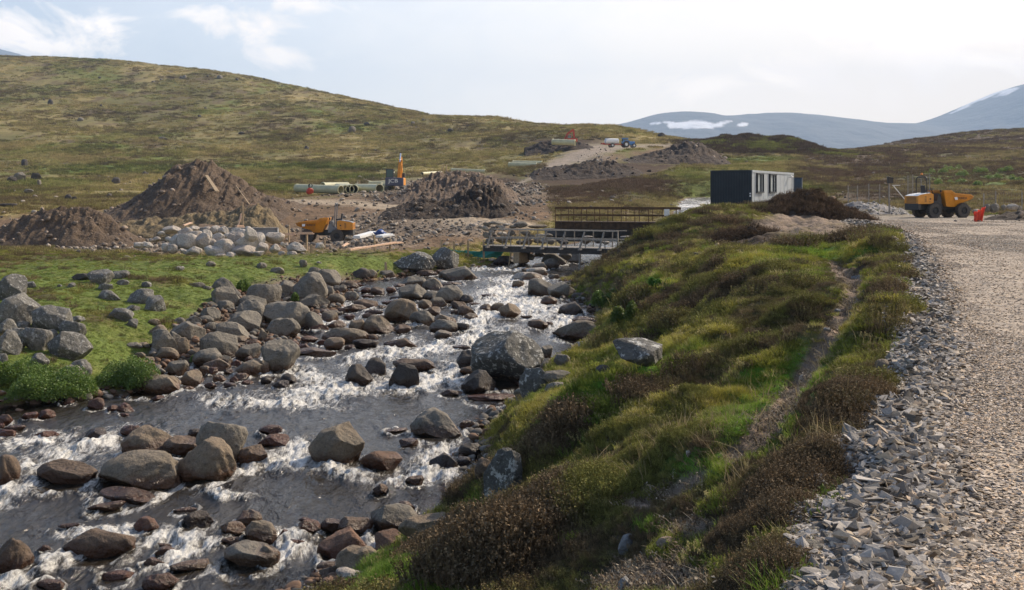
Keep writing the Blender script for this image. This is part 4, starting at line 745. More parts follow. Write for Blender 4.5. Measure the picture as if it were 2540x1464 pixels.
    fz = np.clip(fbm(X*.45+5, Y*.16, 3)*2.2+sstep(.40, .95+.01*Y, X-roadx(Y))*.45, 0, 1)
    fine = np.clip(fz*1.25+.2, 0, .96); keep = (e > -.06-.006*Y) & (r.random(len(X)) > np.where(e > .5, fine*.9, fine*.1)) & (sample_grid(GPAD, X, Y) < .5)
    X, Y, e, bank = X[keep], Y[keep], e[keep], bank[keep]; n = len(X); Z = hgt(X, Y)
    sz = (.012+.014*r.random(n)**2+.0006*Y)*(1+1.5*bank*r.random(n)**2.4)*np.where(e > .55+.01*Y, .58, 1)*np.where(e > 2.5, .8, 1)
    heap = bank*.10*r.random(n)
    inn = sstep(.35, .8, e)[:, None]; val = (.09+.36*r.random((n, 1))**1.3)*(1-.1*bank[:, None])*(1+.25*inn)*(1+inn*(np.array([[1.10,1.0,.89]])-1)); tint = np.where(r.random((n, 1)) < .12, np.array([[1.1,.85,.62]]), np.array([[1.10,1.0,.88]])); tint = np.where(r.random((n, 1)) < .18, np.array([[1.22,1.0,.74]]), tint)
    rot = np.stack([r.normal(0, .16, n)*(1+1.2*bank), r.normal(0, .16, n)*(1+1.2*bank), r.uniform(0, 6.3, n)], 1)
    scatter('road_gravel', 'grey slate gravel of the road', ch, np.stack([X, Y, Z+heap+sz*.12], 1), rot, sz*2.0, r.integers(0, 15, n), val*tint)
    # --- stony rubble over the building site
    X, Y, r = pts(60000, -.50, .50, 60, 290, 15); zn = {k: sample_grid(GZONE[k], X, Y) for k in ZN if k != 'moor'}
    p = zn['rubble']*1.0+zn['earth']*.14+zn['moorbrown']*.012+.012; p = p*(1-np.clip(zn['track']+zn['trackup'], 0, 1)*.75); ok = (r.random(len(X)) < p) & (river_d(X, Y) < -.6) & (sample_grid(GPAD, X, Y) < .3)
    X, Y = X[ok], Y[ok]; n = len(X); Z = hgt(X, Y); s = .09+.34*r.random(n)**4; s *= np.clip(Y/90, .8, 2)**.6
    rb = proto([lib(k, i, 2).copy() for k in ('ang', 'mid') for i in range(4)], M_STONE, 'rubble')
    scatter('rubble_stones', 'loose stones over the churned earth of the building site', rb, np.stack([X, Y, Z-.05*s], 1), np.stack([r.normal(0, .3, n), r.normal(0, .3, n), r.uniform(0, 6.3, n)], 1), np.stack([s*r.uniform(.8, 1.6, n), s*r.uniform(.8, 1.3, n), s*r.uniform(.5, .9, n)], 1),
            r.integers(0, 8, n), np.array((.23,.195,.155))*r.uniform(.35, 1.7, (n, 1)))
    # --- pebbles at the river edge
    X, Y, r = pts(60000, -.55, .12, 15, 72, 18); d = river_d(X, Y); lf = X < np.interp(Y, [10, 68, 80], [-6, 0, 3]); bz = sample_grid(GZONE['bar'], X, Y); ok = ((d > -1.1*np.where(lf, 1, .4)) | (bz > .4)) & (d < np.where(lf, 1.6, .5)) & (r.random(len(X)) < np.where(Y > 32, .75, .35)); X, Y = X[ok], Y[ok]; n = len(X); Z = hgt(X, Y)
    s = .07+.20*r.random(n)**2.5
    scatter('river_pebbles', 'brown and grey pebbles along the river edge', rb, np.stack([X, Y, Z], 1), np.stack([r.normal(0, .3, n), r.normal(0, .3, n), r.uniform(0, 6.3, n)], 1), np.stack([s*1.3, s, s*.75], 1), r.integers(0, 8, n),
            np.where(r.random((n, 1)) < .5, np.array((.16,.10,.065)), np.array((.15,.135,.115)))*r.uniform(.5, 1.5, (n, 1)))
cover()
# larger stones of the road edge, each its own thing
def edge_stones():
    spots = [(2110,1165,50,34),(2150,1195,64,30),(2145,1150,34,30),(2030,1235,52,34),(2028,1212,28,26),(2190,1150,44,22),(1980,1340,30,22),(2010,1400,54,40),(2050,1420,46,26),(2075,1385,60,20),(2190,930,40,30),(2215,905,26,24),(2240,928,44,20),(2230,950,30,18),(2095,1250,40,24),
             (2060,1330,44,18),(2120,1325,52,20),(2180,1330,58,22),(2150,1440,60,30),(2085,1450,40,30),(2230,1440,70,24),(2200,1280,60,18),(2110,1100,38,40),(2180,1090,46,22),(2235,1010,40,16),(2270,1060,30,14),(2300,800,26,12),(2280,880,22,10),(2285,690,16,10),(2325,1350,50,12),(2260,1220,52,16),(2330,1180,40,12),(2405,1035,22,8),(2250,1130,36,16),(2180,1215,40,18),(2290,1290,44,14),(2020,1290,26,16),(2350,1450,60,16),(2460,1400,50,10),(2200,1380,44,20),(1955,1440,40,20),(1990,1455,36,22)]
    cs = ['s','s','t','s','p','s','s','g']
    for i, (u, v, w, h) in enumerate(spots): add_rock('edge_stone', u, v, w*1.05, h*1.15, cs[i % 8], cat='stone', group='larger stones along the edge of the gravel road', water=False, kind='ang', sink=.12, deep=.9, foam=False, tilt=random.uniform(-14, 14))
edge_stones()
# ================================================================= built things
M_YEL = simple('orange_yellow_paint', (.62,.25,.018), .45, 0, .08, 3, 0, .35)
M_BLACK = simple('black_frame', (.018,.018,.02), .5, 0, .2, 8); M_DARK = simple('dark_chassis', (.035,.036,.036), .7, 0, .3, 5, 0, .4)
M_TYRE = simple('tyre_rubber', (.075,.066,.056), .9, 0, .25, 9, .02, .5); M_RIM = simple('dark_rim', (.03,.03,.03), .7); M_GREYP = simple('grey_cover', (.16,.17,.18), .5, 0, .1, 3, 0, .3)
M_WHITE = simple('white_paint', (.75,.75,.72), .5, 0, .05, 5, 0, .15); M_RED = simple('red_paint', (.42,.045,.02), .5, 0, .2, 4, 0, .3); M_BLUE = simple('blue_paint', (.05,.20,.48), .45)
M_GLASS = simple('tinted_glass', (.06,.10,.10), .08, 0, .05, 1); M_STEEL = simple('chrome_rod', (.7,.7,.7), .2, .9); M_LAMP = simple('amber_lens', (.8,.25,.04), .3)
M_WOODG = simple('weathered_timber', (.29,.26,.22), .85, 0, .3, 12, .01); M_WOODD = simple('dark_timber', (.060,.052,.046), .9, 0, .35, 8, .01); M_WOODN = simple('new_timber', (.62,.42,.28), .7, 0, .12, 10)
M_STAKE = simple('stake_timber', (.34,.25,.15), .85, 0, .25, 10); M_RUST = simple('rusty_steel', (.075,.042,.020), .8, .1, .4, 4, .01); M_RUST2 = simple('rusty_rail', (.095,.050,.020), .8, .1, .4, 4)
M_PIPE = simple('cream_pipe', (.48,.46,.28), .5, 0, .08, 2, 0, .25); M_CONC = simple('concrete', (.26,.27,.28), .85, 0, .12, 3, .01, .2); M_CDARK = simple('dark_concrete_beam', (.085,.09,.10), .8, 0, .2, 3)  # M_CDARK: concrete in a darker blue-grey, for the beam
M_NAVY = simple('navy_panel', (.014,.019,.024), .55, 0, .25, 1.5); M_CABIN = simple('cabin_panel', (.33,.365,.39), .55, 0, .10, 1.2, 0, .25); M_CAB2 = simple('dark_blue_panel', (.03,.055,.09), .5)
M_NETG = simple('green_netting', (.03,.27,.23), .7, 0, .2, 6); M_TARP = simple('blue_tarpaulin', (.02,.06,.22), .4, 0, .3, 4); M_WIRE = simple('galvanised_wire', (.17,.16,.14), .5, .5)
def red_net_mat():
    m, t, bs = new_mat('red_net'); tc = t.n('ShaderNodeTexCoord'); c = t.mix(t.noise(tc.outputs['Object'], 9, 4), (.75,.07,.03), (.95,.20,.10)); t.link(c, bs.inputs['Base Color']); tl = t.n('ShaderNodeBsdfTranslucent'); t.link(c, tl.inputs[0])
    mx = t.n('ShaderNodeMixShader'); mx.inputs[0].default_value = .5; t.link(bs.outputs[0], mx.inputs[1]); t.link(tl.outputs[0], mx.inputs[2]); t.link(mx.outputs[0], t.N['Material Output'].inputs[0]); return m
M_REDNET = red_net_mat()
class MB:
    def __init__(s): s.bm = bmesh.new()
    def box(s, c, d, rz=0.0, ry=0.0, rx=0.0, bev=0.0):
        r = bmesh.ops.create_cube(s.bm, size=1.0); M = Matrix.Translation(c) @ Euler((rx, ry, rz)).to_matrix().to_4x4() @ Matrix.Diagonal((*d, 1)); bmesh.ops.transform(s.bm, matrix=M, verts=r['verts'])
        if bev: es = list({e for v in r['verts'] for e in v.link_edges}); bmesh.ops.bevel(s.bm, geom=es, offset=bev, segments=2, affect='EDGES', profile=.6)
        return s
    def bar(s, a, b, w, h=None):
        a = Vector(a); b = Vector(b); h = h or w; d = b-a; L = d.length; q = d.to_track_quat('X', 'Z'); r = bmesh.ops.create_cube(s.bm, size=1.0)
        bmesh.ops.transform(s.bm, matrix=Matrix.Translation((a+b)/2) @ q.to_matrix().to_4x4() @ Matrix.Diagonal((L, w, h, 1)), verts=r['verts']); return s
    def tube(s, pts_, r, seg=10, closed=True):
        P = [Vector(p) for p in pts_]; rings = []; rr = r if isinstance(r, (list, tuple)) else [r]*len(P)
        for i, p in enumerate(P):
            d = (P[min(i+1, len(P)-1)]-P[max(i-1, 0)]).normalized(); q = d.to_track_quat('Z', 'Y')
            rings.append([s.bm.verts.new(p+q @ Vector((math.cos(2*math.pi*k/seg)*rr[i], math.sin(2*math.pi*k/seg)*rr[i], 0))) for k in range(seg)])
        for a, b in zip(rings[:-1], rings[1:]):
            for k in range(seg): s.bm.faces.new((a[k], a[(k+1) % seg], b[(k+1) % seg], b[k]))
        if closed: s.bm.faces.new(rings[0][::-1]); s.bm.faces.new(rings[-1])
        return s
    def ring(s, c, ax, ro, ri, w, seg=32):      # thick ring (tyre, open pipe) along the axis ax
        c = Vector(c); ax = Vector(ax).normalized(); q = ax.to_track_quat('Z', 'Y'); prof = [(ri, -w/2), (ro*.95, -w/2), (ro, -w*.36), (ro, w*.36), (ro*.95, w/2), (ri, w/2)]
        R = [[s.bm.verts.new(c+q @ Vector((math.cos(2*math.pi*k/seg)*r, math.sin(2*math.pi*k/seg)*r, z))) for (r, z) in prof] for k in range(seg)]
        for k in range(seg):
            for j in range(len(prof)): s.bm.faces.new((R[k][j], R[(k+1) % seg][j], R[(k+1) % seg][(j+1) % len(prof)], R[k][(j+1) % len(prof)]))
        return s
    def prism(s, poly, y0, y1, taper=None):     # polygon in x,z extruded along y
        A = [s.bm.verts.new((x, y0, z)) for x, z in poly]; B = [s.bm.verts.new((x, y1, z)) for x, z in poly]; n = len(poly)
        s.bm.faces.new(A); s.bm.faces.new(B[::-1])
        for k in range(n): s.bm.faces.new((A[k], B[k], B[(k+1) % n], A[(k+1) % n]))
        return s
    def quad(s, *p): s.bm.faces.new([s.bm.verts.new(q) for q in p]); return s
    def build(s, name, mat, parent=None, loc=None, smooth=False, thick=0):
        bmesh.ops.recalc_face_normals(s.bm, faces=s.bm.faces); me = bpy.data.meshes.new(name); s.bm.to_mesh(me); s.bm.free(); o = link(name, me, parent, mat)
        if smooth:
            me.polygons.foreach_set('use_smooth', [True]*len(me.polygons)); 
            try: me.set_sharp_from_angle(angle=math.radians(35))
            except Exception: pass
        if thick: md = o.modifiers.new('thick', 'SOLIDIFY'); md.thickness = thick
        if loc is not None: o.location = loc
        return o
def text(s, parent, loc, rot, size, mat, name='lettering', ext=.004):
    cu = bpy.data.curves.new(name, 'FONT'); cu.body = s; cu.size = size; cu.extrude = ext; cu.align_x = 'CENTER'; cu.align_y = 'CENTER'; o = bpy.data.objects.new(name, cu); dg = bpy.context.evaluated_depsgraph_get()
    COL.objects.link(o); bpy.context.view_layer.update(); me = bpy.data.meshes.new_from_object(o.evaluated_get(bpy.context.evaluated_depsgraph_get())); bpy.data.objects.remove(o); me.materials.clear()
    q = link(name, me, parent, mat); q.location = loc; q.rotation_euler = rot; q.scale = (1.25, 1, 1); return q
def G(u, v, Y=None):
    if Y is None: return Vector(hit(u, v, False))
    return Vector(W(u, v, Y))
# ---------------------------------------------------------------- site dumper
def wheel(parent, x, y, r, w, outer):
    t = empty('wheel', (0, 0, 0)); t.parent = parent
    b = MB().ring((x, y, r), (0, 1, 0), r, r*.52, w)
    for k in range(22):
        a = 2*math.pi*k/22
        for sgn in (-1, 1): b.box((x+math.cos(a)*r*1.0, y+sgn*w*.24, r+math.sin(a)*r*1.0), (.05, w*.42, .07), ry=-a+math.pi/2+.0)
    b.build('tyre', M_TYRE, t, smooth=True)
    m = MB().tube([(x, y-w*.30, r), (x, y+w*.30, r)], r*.53, 24); s = math.copysign(1, outer); m.tube([(x, y+s*w*.30, r), (x, y+s*w*.40, r)], [r*.25, r*.2], 16)
    for k in range(8): a = math.pi*k/4; m.tube([(x+math.cos(a)*r*.36, y+s*w*.3, r+math.sin(a)*r*.36), (x+math.cos(a)*r*.36, y+s*w*.35, r+math.sin(a)*r*.36)], .025, 6)
    m.build('rim', M_RIM, t, smooth=True)
def dumper(label, group, loc, rz, side, rops=True, skip_tilt=0.0, hood=None):
    """x forward (towards the skip), origin under the rear end"""
    t = empty('site_dumper', loc, rz); tag(t, label, 'dumper', group); R = .53; h = 1.05
    for x in (1.30, 3.75):
        for y in (-.88, .88): wheel(t, x, y, R, .42, y)
    MB().box((1.25, 0, .80), (2.3, .9, .42), bev=.04).box((1.30, 0, .53), (.3, 1.5, .24)).box((.12, 0, .82), (.26, 1.7, .5), bev=.05).box((2.5, 0, .72), (.8, .4, .35)).build('rear_chassis', M_DARK, t)
    MB().box((3.3, 0, .74), (1.7, .55, .28)).box((3.75, 0, .53), (.3, 1.5, .24)).bar((2.4, .25, .75), (3.2, .3, 1.2), .12).bar((2.4, -.25, .75), (3.2, -.3, 1.2), .12).build('front_chassis', M_DARK, t)
    MB().prism([(0, 1.02), (1.30, 1.02), (1.30, 1.72), (1.08, 1.80), (.25, 1.68), (0, 1.58)], -.86, .86).build('engine_bonnet', M_YEL, t)
    MB().prism([(.02, 1.61), (.26, 1.705), (1.08, 1.825), (1.08, 1.80), (.25, 1.68), (.02, 1.59)], -.78, .78).build('bonnet_top', hood or M_WHITE, t)
    v = MB()
    for s in (-1, 1):
        for k in range(5): v.box((.62, s*.864, 1.18+k*.09), (.16, .012, .035))
        v.box((1.02, s*.864, 1.38), (.12, .012, .10)).box((.98, s*.864, 1.17), (.07, .012, .05))
    for k in range(5): v.box((-.006, 0, 1.14+k*.09), (.012, 1.2, .04))
    v.build('air_vents', M_BLACK, t)
    MB().prism([(1.30, .80), (2.05, .80), (2.05, .92), (1.95, 1.72), (1.75, 1.78), (1.65, 1.25), (1.30, 1.2)], -.80, .80).build('operator_platform', M_GREYP if not rops else M_DARK, t)
    MB().box((1.22, 0, 1.86), (.5, .5, .12), bev=.04).box((1.0, 0, 2.12), (.12, .48, .5), ry=-.15, bev=.04).build('seat', M_BLACK, t)
    MB().tube([(1.95, 0, 1.5), (1.72, 0, 2.05)], .035, 8).ring((1.70, 0, 2.08), (-.5, 0, 1), .20, .165, .03, 18).build('steering_wheel', M_BLACK, t)
    if rops:
        pr = [(.88, .66, 1.7), (.86, .66, 2.75), (.87, .60, 2.90), (.88, .50, 2.96), (.88, -.50, 2.96), (.87, -.60, 2.90), (.86, -.66, 2.75), (.88, -.66, 1.7)]
        MB().tube(pr, .045, 10).build('roll_bar', M_BLACK, t, smooth=True)
    else:
        MB().tube([(1.55, .62, 1.2), (1.45, .62, 3.2)], .04, 8).tube([(1.55, -.62, 1.2), (1.45, -.62, 3.2)], .04, 8).tube([(1.45, -.62, 3.2), (1.45, .62, 3.2)], .04, 8).build('roll_bar', M_GREYP, t, smooth=True)
    bc = MB().tube([(.88, 0, 2.98), (.88, 0, 3.14)], .025, 8); bc.build('beacon_stem', M_BLACK, t) if rops else bc.bm.free()
    if rops: MB().tube([(.88, 0, 3.14), (.88, 0, 3.20), (.88, 0, 3.26)], [.085, .08, .05], 12).build('beacon', M_LAMP, t, smooth=True)
    MB().box((1.9, -.86, 1.95), (.10, .12, .16), bev=.02).bar((1.9, -.8, 1.5), (1.9, -.84, 1.9), .03).box((1.9, .86, 1.95), (.10, .12, .16), bev=.02).bar((1.9, .8, 1.5), (1.9, .84, 1.9), .03).build('lamp_pods', M_BLACK, t)
    # skip: open-topped, raked nose
    wb, wt_ = .70, 1.06; zt = 1.98; sk = MB(); bm = sk.bm
    sec = [  # (x, z, half width) rim then floor
        [(2.05, zt, wt_), (2.62, zt, wt_+.02), (2.95, zt-.20, wt_+.04), (4.30, zt-.30, wt_-.02), (4.62, zt-.42, wt_-.12)],
        [(2.05, zt-.12, wt_), (2.62, zt-.17, wt_), (2.95, zt-.34, wt_), (4.30, zt-.45, wt_-.06), (4.60, zt-.56, wt_-.16)],
        [(2.50, .84, wb), (2.85, .80, wb), (3.30, .80, wb), (3.65, 1.05, wb+.08), (4.55, zt-.62, wt_-.2)]]
    rows = []
    for s_ in (-1, 1):
        rows.append([[bm.verts.new((x, s_*w, z)) for (x, z, w) in r] for r in sec])
    for s_ in (0, 1):
        for a, b in zip(rows[s_][:-1], rows[s_][1:]):
            for k in range(4): bm.faces.new((a[k], a[k+1], b[k+1], b[k]))
    for k in range(4): bm.faces.new((rows[0][2][k], rows[0][2][k+1], rows[1][2][k+1], rows[1][2][k]))
    for j in range(2): bm.faces.new((rows[0][j][0], rows[0][j+1][0], rows[1][j+1][0], rows[1][j][0])); bm.faces.new((rows[0][j][4], rows[0][j+1][4], rows[1][j+1][4], rows[1][j][4]))
    so = sk.build('skip', M_YEL, t, thick=.05)
    rim = MB()
    for s_ in (-1, 1):
        P = [(x, s_*(w+.01), z-.02) for (x, z, w) in sec[0]]
        for a, b in zip(P[:-1], P[1:]): rim.bar(a, b, .07, .09)
        P = [(x, s_*(w+.015), z) for (x, z, w) in sec[1]]
        for a, b in zip(P[:-1], P[1:]): rim.bar(a, b, .03, .03)
    rim.bar((2.05, -wt_, zt-.02), (2.05, wt_, zt-.02), .07, .09).bar((4.62, -wt_+.12, zt-.44), (4.62, wt_-.12, zt-.44), .07, .07).build('skip_rim', M_YEL, so)
    yy = side*(wt_-.055); tilt = math.atan2(.32, .75)
    zz = 1.42; f = (zz-.82)/(1.60-.82); yw = side*(wb+(wt_-wb)*f+.055)
    rot = (math.radians(90)-tilt*.95, 0, 0) if side < 0 else (math.radians(90)-tilt*.95, 0, math.pi)
    lp = MB().box((0, 0, 0), (.24, .22, .012)).build('logo_plate', M_WHITE, so, (3.10 if side < 0 else 4.0, yw, zz)); lp.rotation_euler = rot
    tx = text('TEREX', so, (3.62 if side < 0 else 3.46, yw, zz), rot, .24, M_DARK)
    return t
g = G(2262, 541, 70.2); gx = hgt(g.x, g.y)
# ---- placed at the end of the gravel road, nose away to the right
dumper('orange site dumper with raised roll bar parked at the end of the gravel road', 'site dumpers', (26.02, 70.4, -1.60), math.radians(14), -1).scale = (.87, .87, .90)
dumper('orange site dumper facing left among the timber stakes on the far bank', 'site dumpers', (W(880, 598, 90)[0], 89.6, -4.02), math.radians(182), 1, rops=False, hood=M_GREYP)
# ---------------------------------------------------------------- site cabin
def cabin():
    th = math.radians(28); c, s = math.cos(th), math.sin(th); corner = Vector((16.62, 74.9, 0)); t = empty('site_cabin', (corner.x, corner.y, -1.06), -th)
    tag(t, 'long site cabin with dark end wall and pale side with two windows', 'cabin')
    # local: x to the right = (c,-s); side wall runs along +y ; cabin occupies x -2.95..0, y 0..12
    Wd, L, H = 2.95, 12.0, 2.62
    MB().box((-Wd/2, L/2, .08), (Wd-.1, L-.1, .16)).build('floor_frame', M_DARK, t)
    e = MB().box((-Wd/2, .03, H/2+.04), (Wd-.16, .06, H-.16))
    for k in range(14): e.box((-Wd+.25+k*.19, -.012, H/2+.04), (.06, .03, H-.3))
    e.build('end_wall', M_NAVY, t)
    MB().box((-Wd+.06, .03, H/2+.04), (.12, .12, H), bev=.01).box((-.06, .03, H/2+.04), (.12, .12, H), bev=.01).box((-Wd/2, .03, H), (Wd-.24, .11, .12)).box((-Wd/2, .03, .12), (Wd-.24, .11, .12)).build('end_frame', M_NAVY, t)
    sd = MB().box((-.02, L/2, H/2+.06), (.05, L-.18, H-.2))
    for k in range(10): sd.box((.012, 1.2*k+.65, H/2+.06), (.014, .03, H-.34))
    sw = sd.build('side_wall', M_CABIN, t)
    MB().box((.005, L/2, H-.02), (.09, L, .16)).box((.005, L/2, .10), (.07, L-.05, .14)).box((.005, L-.06, H/2), (.09, .12, H-.2)).build('side_rail', M_CABIN, t)
    for (y0, y1) in ((1.15, 2.75), (4.6, 6.3)):
        f = MB(); z0, z1 = 1.17, 2.42; cy = (y0+y1)/2
        f.box((.06, y0, (z0+z1)/2), (.14, .09, z1-z0+.1)).box((.06, y1, (z0+z1)/2), (.14, .09, z1-z0+.1)).box((.06, cy, z0-.02), (.16, y1-y0+.14, .09)).box((.06, cy, z1+.02), (.16, y1-y0+.14, .09)).box((.06, y0+.62*(y1-y0), (z0+z1)/2), (.12, .09, z1-z0))
        fo = f.build('window', M_NAVY, t); MB().box((.02, cy, (z0+z1)/2), (.03, y1-y0-.1, z1-z0-.08)).build('pane', simple('window_blind', (.42,.47,.48), .15, 0, .05, 2), fo)  # panes take one even pale grey tone, smooth surface
    MB().box((-Wd/2, L/2, H+.03), (Wd+.04, L+.04, .07)).build('roof', M_GREYP, t)
    MB().box((-Wd+.02, L/2, H/2), (.05, L-.1, H-.1)).box((-Wd/2, L-.02, H/2), (Wd-.1, .05, H-.1)).build('rear_walls', M_NAVY, t)
    MB().tube([(.03, 10.3, 2.3), (.20, 10.3, 2.36)], .03, 8).box((.27, 10.3, 2.32), (.18, .26, .22), ry=.5, bev=.02).build('flood_light', M_WHITE, t)
    MB().box((-.09, -.04, 1.05), (.10, .05, .10)).box((-.09, -.04, .88), (.10, .05, .10)).build('socket_boxes', M_WHITE, t)
cabin()
p = G(1978, 468, 88); MB().box((0, 0, 1.25), (.75, 1.1, 2.5), bev=.02).box((0, -.56, 1.25), (.68, .02, 2.3)).box((-.39, 0, 1.25), (.03, .06, 2.5)).box((0, 0, 2.53), (.82, 1.18, .06)).build('tool_store', M_CAB2, None)
o = bpy.data.objects['tool_store']; o.location = (p.x, 88, float(hgt(p.x, 88))); o.location.z = (480-441)*88/F-2.56; o.rotation_euler = (0, 0, -.3); tag(o, 'narrow dark blue store standing just behind the far end of the cabin', 'cabinet')
# ---------------------------------------------------------------- footbridge
def footbridge():
    A = Vector((-1.30, 70.6, -3.40)); B = Vector((6.95, 66.2, -3.36)); d = (B-A); L = d.length; rz = math.atan2(d.y, d.x); t = empty('footbridge', A, rz); tag(t, 'weathered timber footbridge with braced handrails over the river', 'bridge')
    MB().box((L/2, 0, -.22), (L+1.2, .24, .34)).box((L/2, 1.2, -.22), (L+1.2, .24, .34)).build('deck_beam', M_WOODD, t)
    dk = MB(); k = -.5
    while k < L+.5: dk.box((k, .6, -.02), (.13, 1.55, .045)); k += .15
    dk.build('deck_boards', M_WOODG, t)
    xs = [.02+i*1.32 for i in range(7)]
    for s, y in ((-1, 0), (1, 1.25)):
        for i, x in enumerate(xs):
            b = MB().bar((x-.16, y+s*.42, -.06), (x+.02, y+s*.06, 1.0), .07, .10); b.bar((x+.10, y+s*.10, 0), (x+.04, y+s*.05, .55), .05, .05) if s < 0 else None; b.box((x-.14, y+s*.38, -.09), (.14, .40, .09)); b.build('post', M_WOODG, t)
        MB().bar((-.1, y+s*.03, 1.06), (xs[-1]+.95, y+s*.03, 1.06), .12, .05).build('handrail', M_WOODG, t)
        MB().bar((-.1, y+s*.05, .52), (xs[-1]+.95, y+s*.05, .52), .04, .09).build('mid_rail', M_WOODG, t)
        if s < 0: MB().bar((xs[-1]+.9, y, .0), (xs[-1]+.9, y, 1.04), .08, .08).build('post', M_WOODG, t)
    MB().box((1.85, .6, -.75), (.45, 1.5, .7), bev=.05).box((1.85, .6, -.41), (.6, 1.6, .05)).build('support_block', M_STAKE, t)
    MB().bar((1.2, -.1, -1.75), (1.45, -.1, -.4), .07, .07).build('prop', M_STAKE, t); MB().bar((6.3, -.1, -1.35), (6.32, -.1, -.35), .08, .08).build('prop', M_WOODG, t)
footbridge()
def pipebridge():
    A = Vector((W(1377, 567, 77)[0], 77, (480-567)*77/F)); B = Vector((W(1680, 565, 74)[0], 74, (480-567)*77/F+.1)); d = B-A; L = d.length; t = empty('pipe_bridge', A, math.atan2(d.y, d.x)); tag(t, 'rusty brown steel beam bridge with slim railings behind the footbridge', 'bridge')
    for y in (0, 1.3):
        b = MB().box((L/2, y, .24), (L, .05, .44)).box((L/2, y, .46), (L, .24, .04)).box((L/2, y, .02), (L, .24, .04))
        for k in range(9): b.box((.5+k*L/9, y-.06, .24), (.03, .08, .40))
        b.build('girder', M_RUST, t)
    MB().box((L/2, .65, .50), (L, 1.3, .04)).build('deck', M_RUST, t)
    n = 9
    for y in (-.02, 1.32):
        for k in range(n+1): MB().box((.03+k*(L-.1)/n, y, 1.02), (.05, .05, 1.04)).build('post', M_RUST2, t)
        MB().box((L/2, y, 1.46), (L, .05, .16)).build('top_rail', M_RUST2, t); MB().box((L/2, y, .96), (L, .04, .10)).build('mid_rail', M_RUST2, t)
pipebridge()
s = MB().box((0, 0, 0), (.36, .03, .46)).box((0, .04, -.35), (.05, .05, .9)); o = s.build('notice_board', M_WHITE, None, W(1654, 527.5, 73.2)); tag(o, 'small white notice board at the right end of the rusty bridge railing', 'sign')
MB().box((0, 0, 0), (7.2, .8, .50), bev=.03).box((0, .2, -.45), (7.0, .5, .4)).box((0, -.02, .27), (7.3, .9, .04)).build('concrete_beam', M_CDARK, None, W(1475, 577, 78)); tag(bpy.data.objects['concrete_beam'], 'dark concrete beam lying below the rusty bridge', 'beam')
b = MB().box((0, 0, 0), (6.2, .35, .75)).box((0, -.05, .39), (6.3, .48, .05))
for k in range(9): b.box((-2.9+k*.72, -.20, 0), (.07, .06, .7))
b.box((3.12, 0, 0), (.06, .5, .8)); b.build('concrete_shutter', M_CONC, None, W(592, 578, 86)); o = bpy.data.objects['concrete_shutter']; tag(o, 'pale grey concrete wall section behind the pile of pale boulders', 'wall')
# ---------------------------------------------------------------- pipes
def pipe(u0, v0, Y0, u1, v1, Y1, r, label, group, open_dark=True):
    a = Vector(W(u0, v0, Y0)); b = Vector(W(u1, v1, Y1)); d = (b-a); L = d.length; t = empty('pipe', a); tag(t, label, 'pipe', group); m = MB(); n = 24; q = d.to_track_quat('Z', 'Y'); bm = m.bm
    rings = []
    for (f, rr) in ((.0, r*1.0), (L, r), (L, r*.86), (0, r*.86)): rings.append([bm.verts.new(q @ Vector((math.cos(2*math.pi*k/n)*rr, math.sin(2*math.pi*k/n)*rr, f))) for k in range(n)])
    for i in range(4):
        A, B = rings[i], rings[(i+1) % 4]
        for k in range(n): bm.faces.new((A[k], A[(k+1) % n], B[(k+1) % n], B[k]))
    m.build('barrel', M_PIPE, t, smooth=True)
    c = MB()
    for f in (0.15, L-.15): c.ring(q @ Vector((0, 0, f)), d, r*1.07, r*.98, .28, 24)
    c.build('collar', M_PIPE, t, smooth=True)
    return t
GP = 'cream pipes laid out along the site track'
pipe(736, 467, 162, 846, 471, 156, .62, 'cream pipe at the left end of the row, open end facing right', GP)
pipe(800, 461.5, 172, 862, 461, 176, .58, 'cream pipe lying behind the leftmost pipe of the row', GP)
for i, (u, w_) in enumerate([(858, 'first'), (868, 'second'), (878, 'third')]): pipe(u, 470.5-i*.6, 158, u-24, 464, 176, .64, 'cream pipe seen end on, %s of three standing side by side' % ('left', 'middle', 'right')[i], GP)
pipe(884, 467, 166, 942, 468, 158, .66, 'cream pipe right of the three seen end on, open end facing right', GP)
pipe(944, 464, 166, 978, 464, 166, .66, 'cream pipe half hidden behind the wheels of the yellow excavator', GP)
pipe(915, 456.5, 182, 965, 456, 182, .5, 'thin cream pipe on top at the back of the row beside the excavator', GP)
pipe(1262, 409, 246, 1332, 411, 244, .62, 'front cream pipe of the stack halfway up the track', 'cream pipes halfway up the track')
pipe(1272, 405, 252, 1345, 406, 250, .62, 'rear cream pipe of the stack halfway up the track', 'cream pipes halfway up the track')
pipe(1370, 352, 268, 1427, 354, 266, .72, 'single cream pipe below the red excavator at the top of the track', None)
pipe(1047, 431, 190, 1094, 428, 200, .28, 'thin cream pipe left of the three stakes on the rubble crest', None)
pipe(1120, 422, 175, 1204, 426, 172, .32, 'thin cream pipe right of the three stakes on the rubble crest', None)
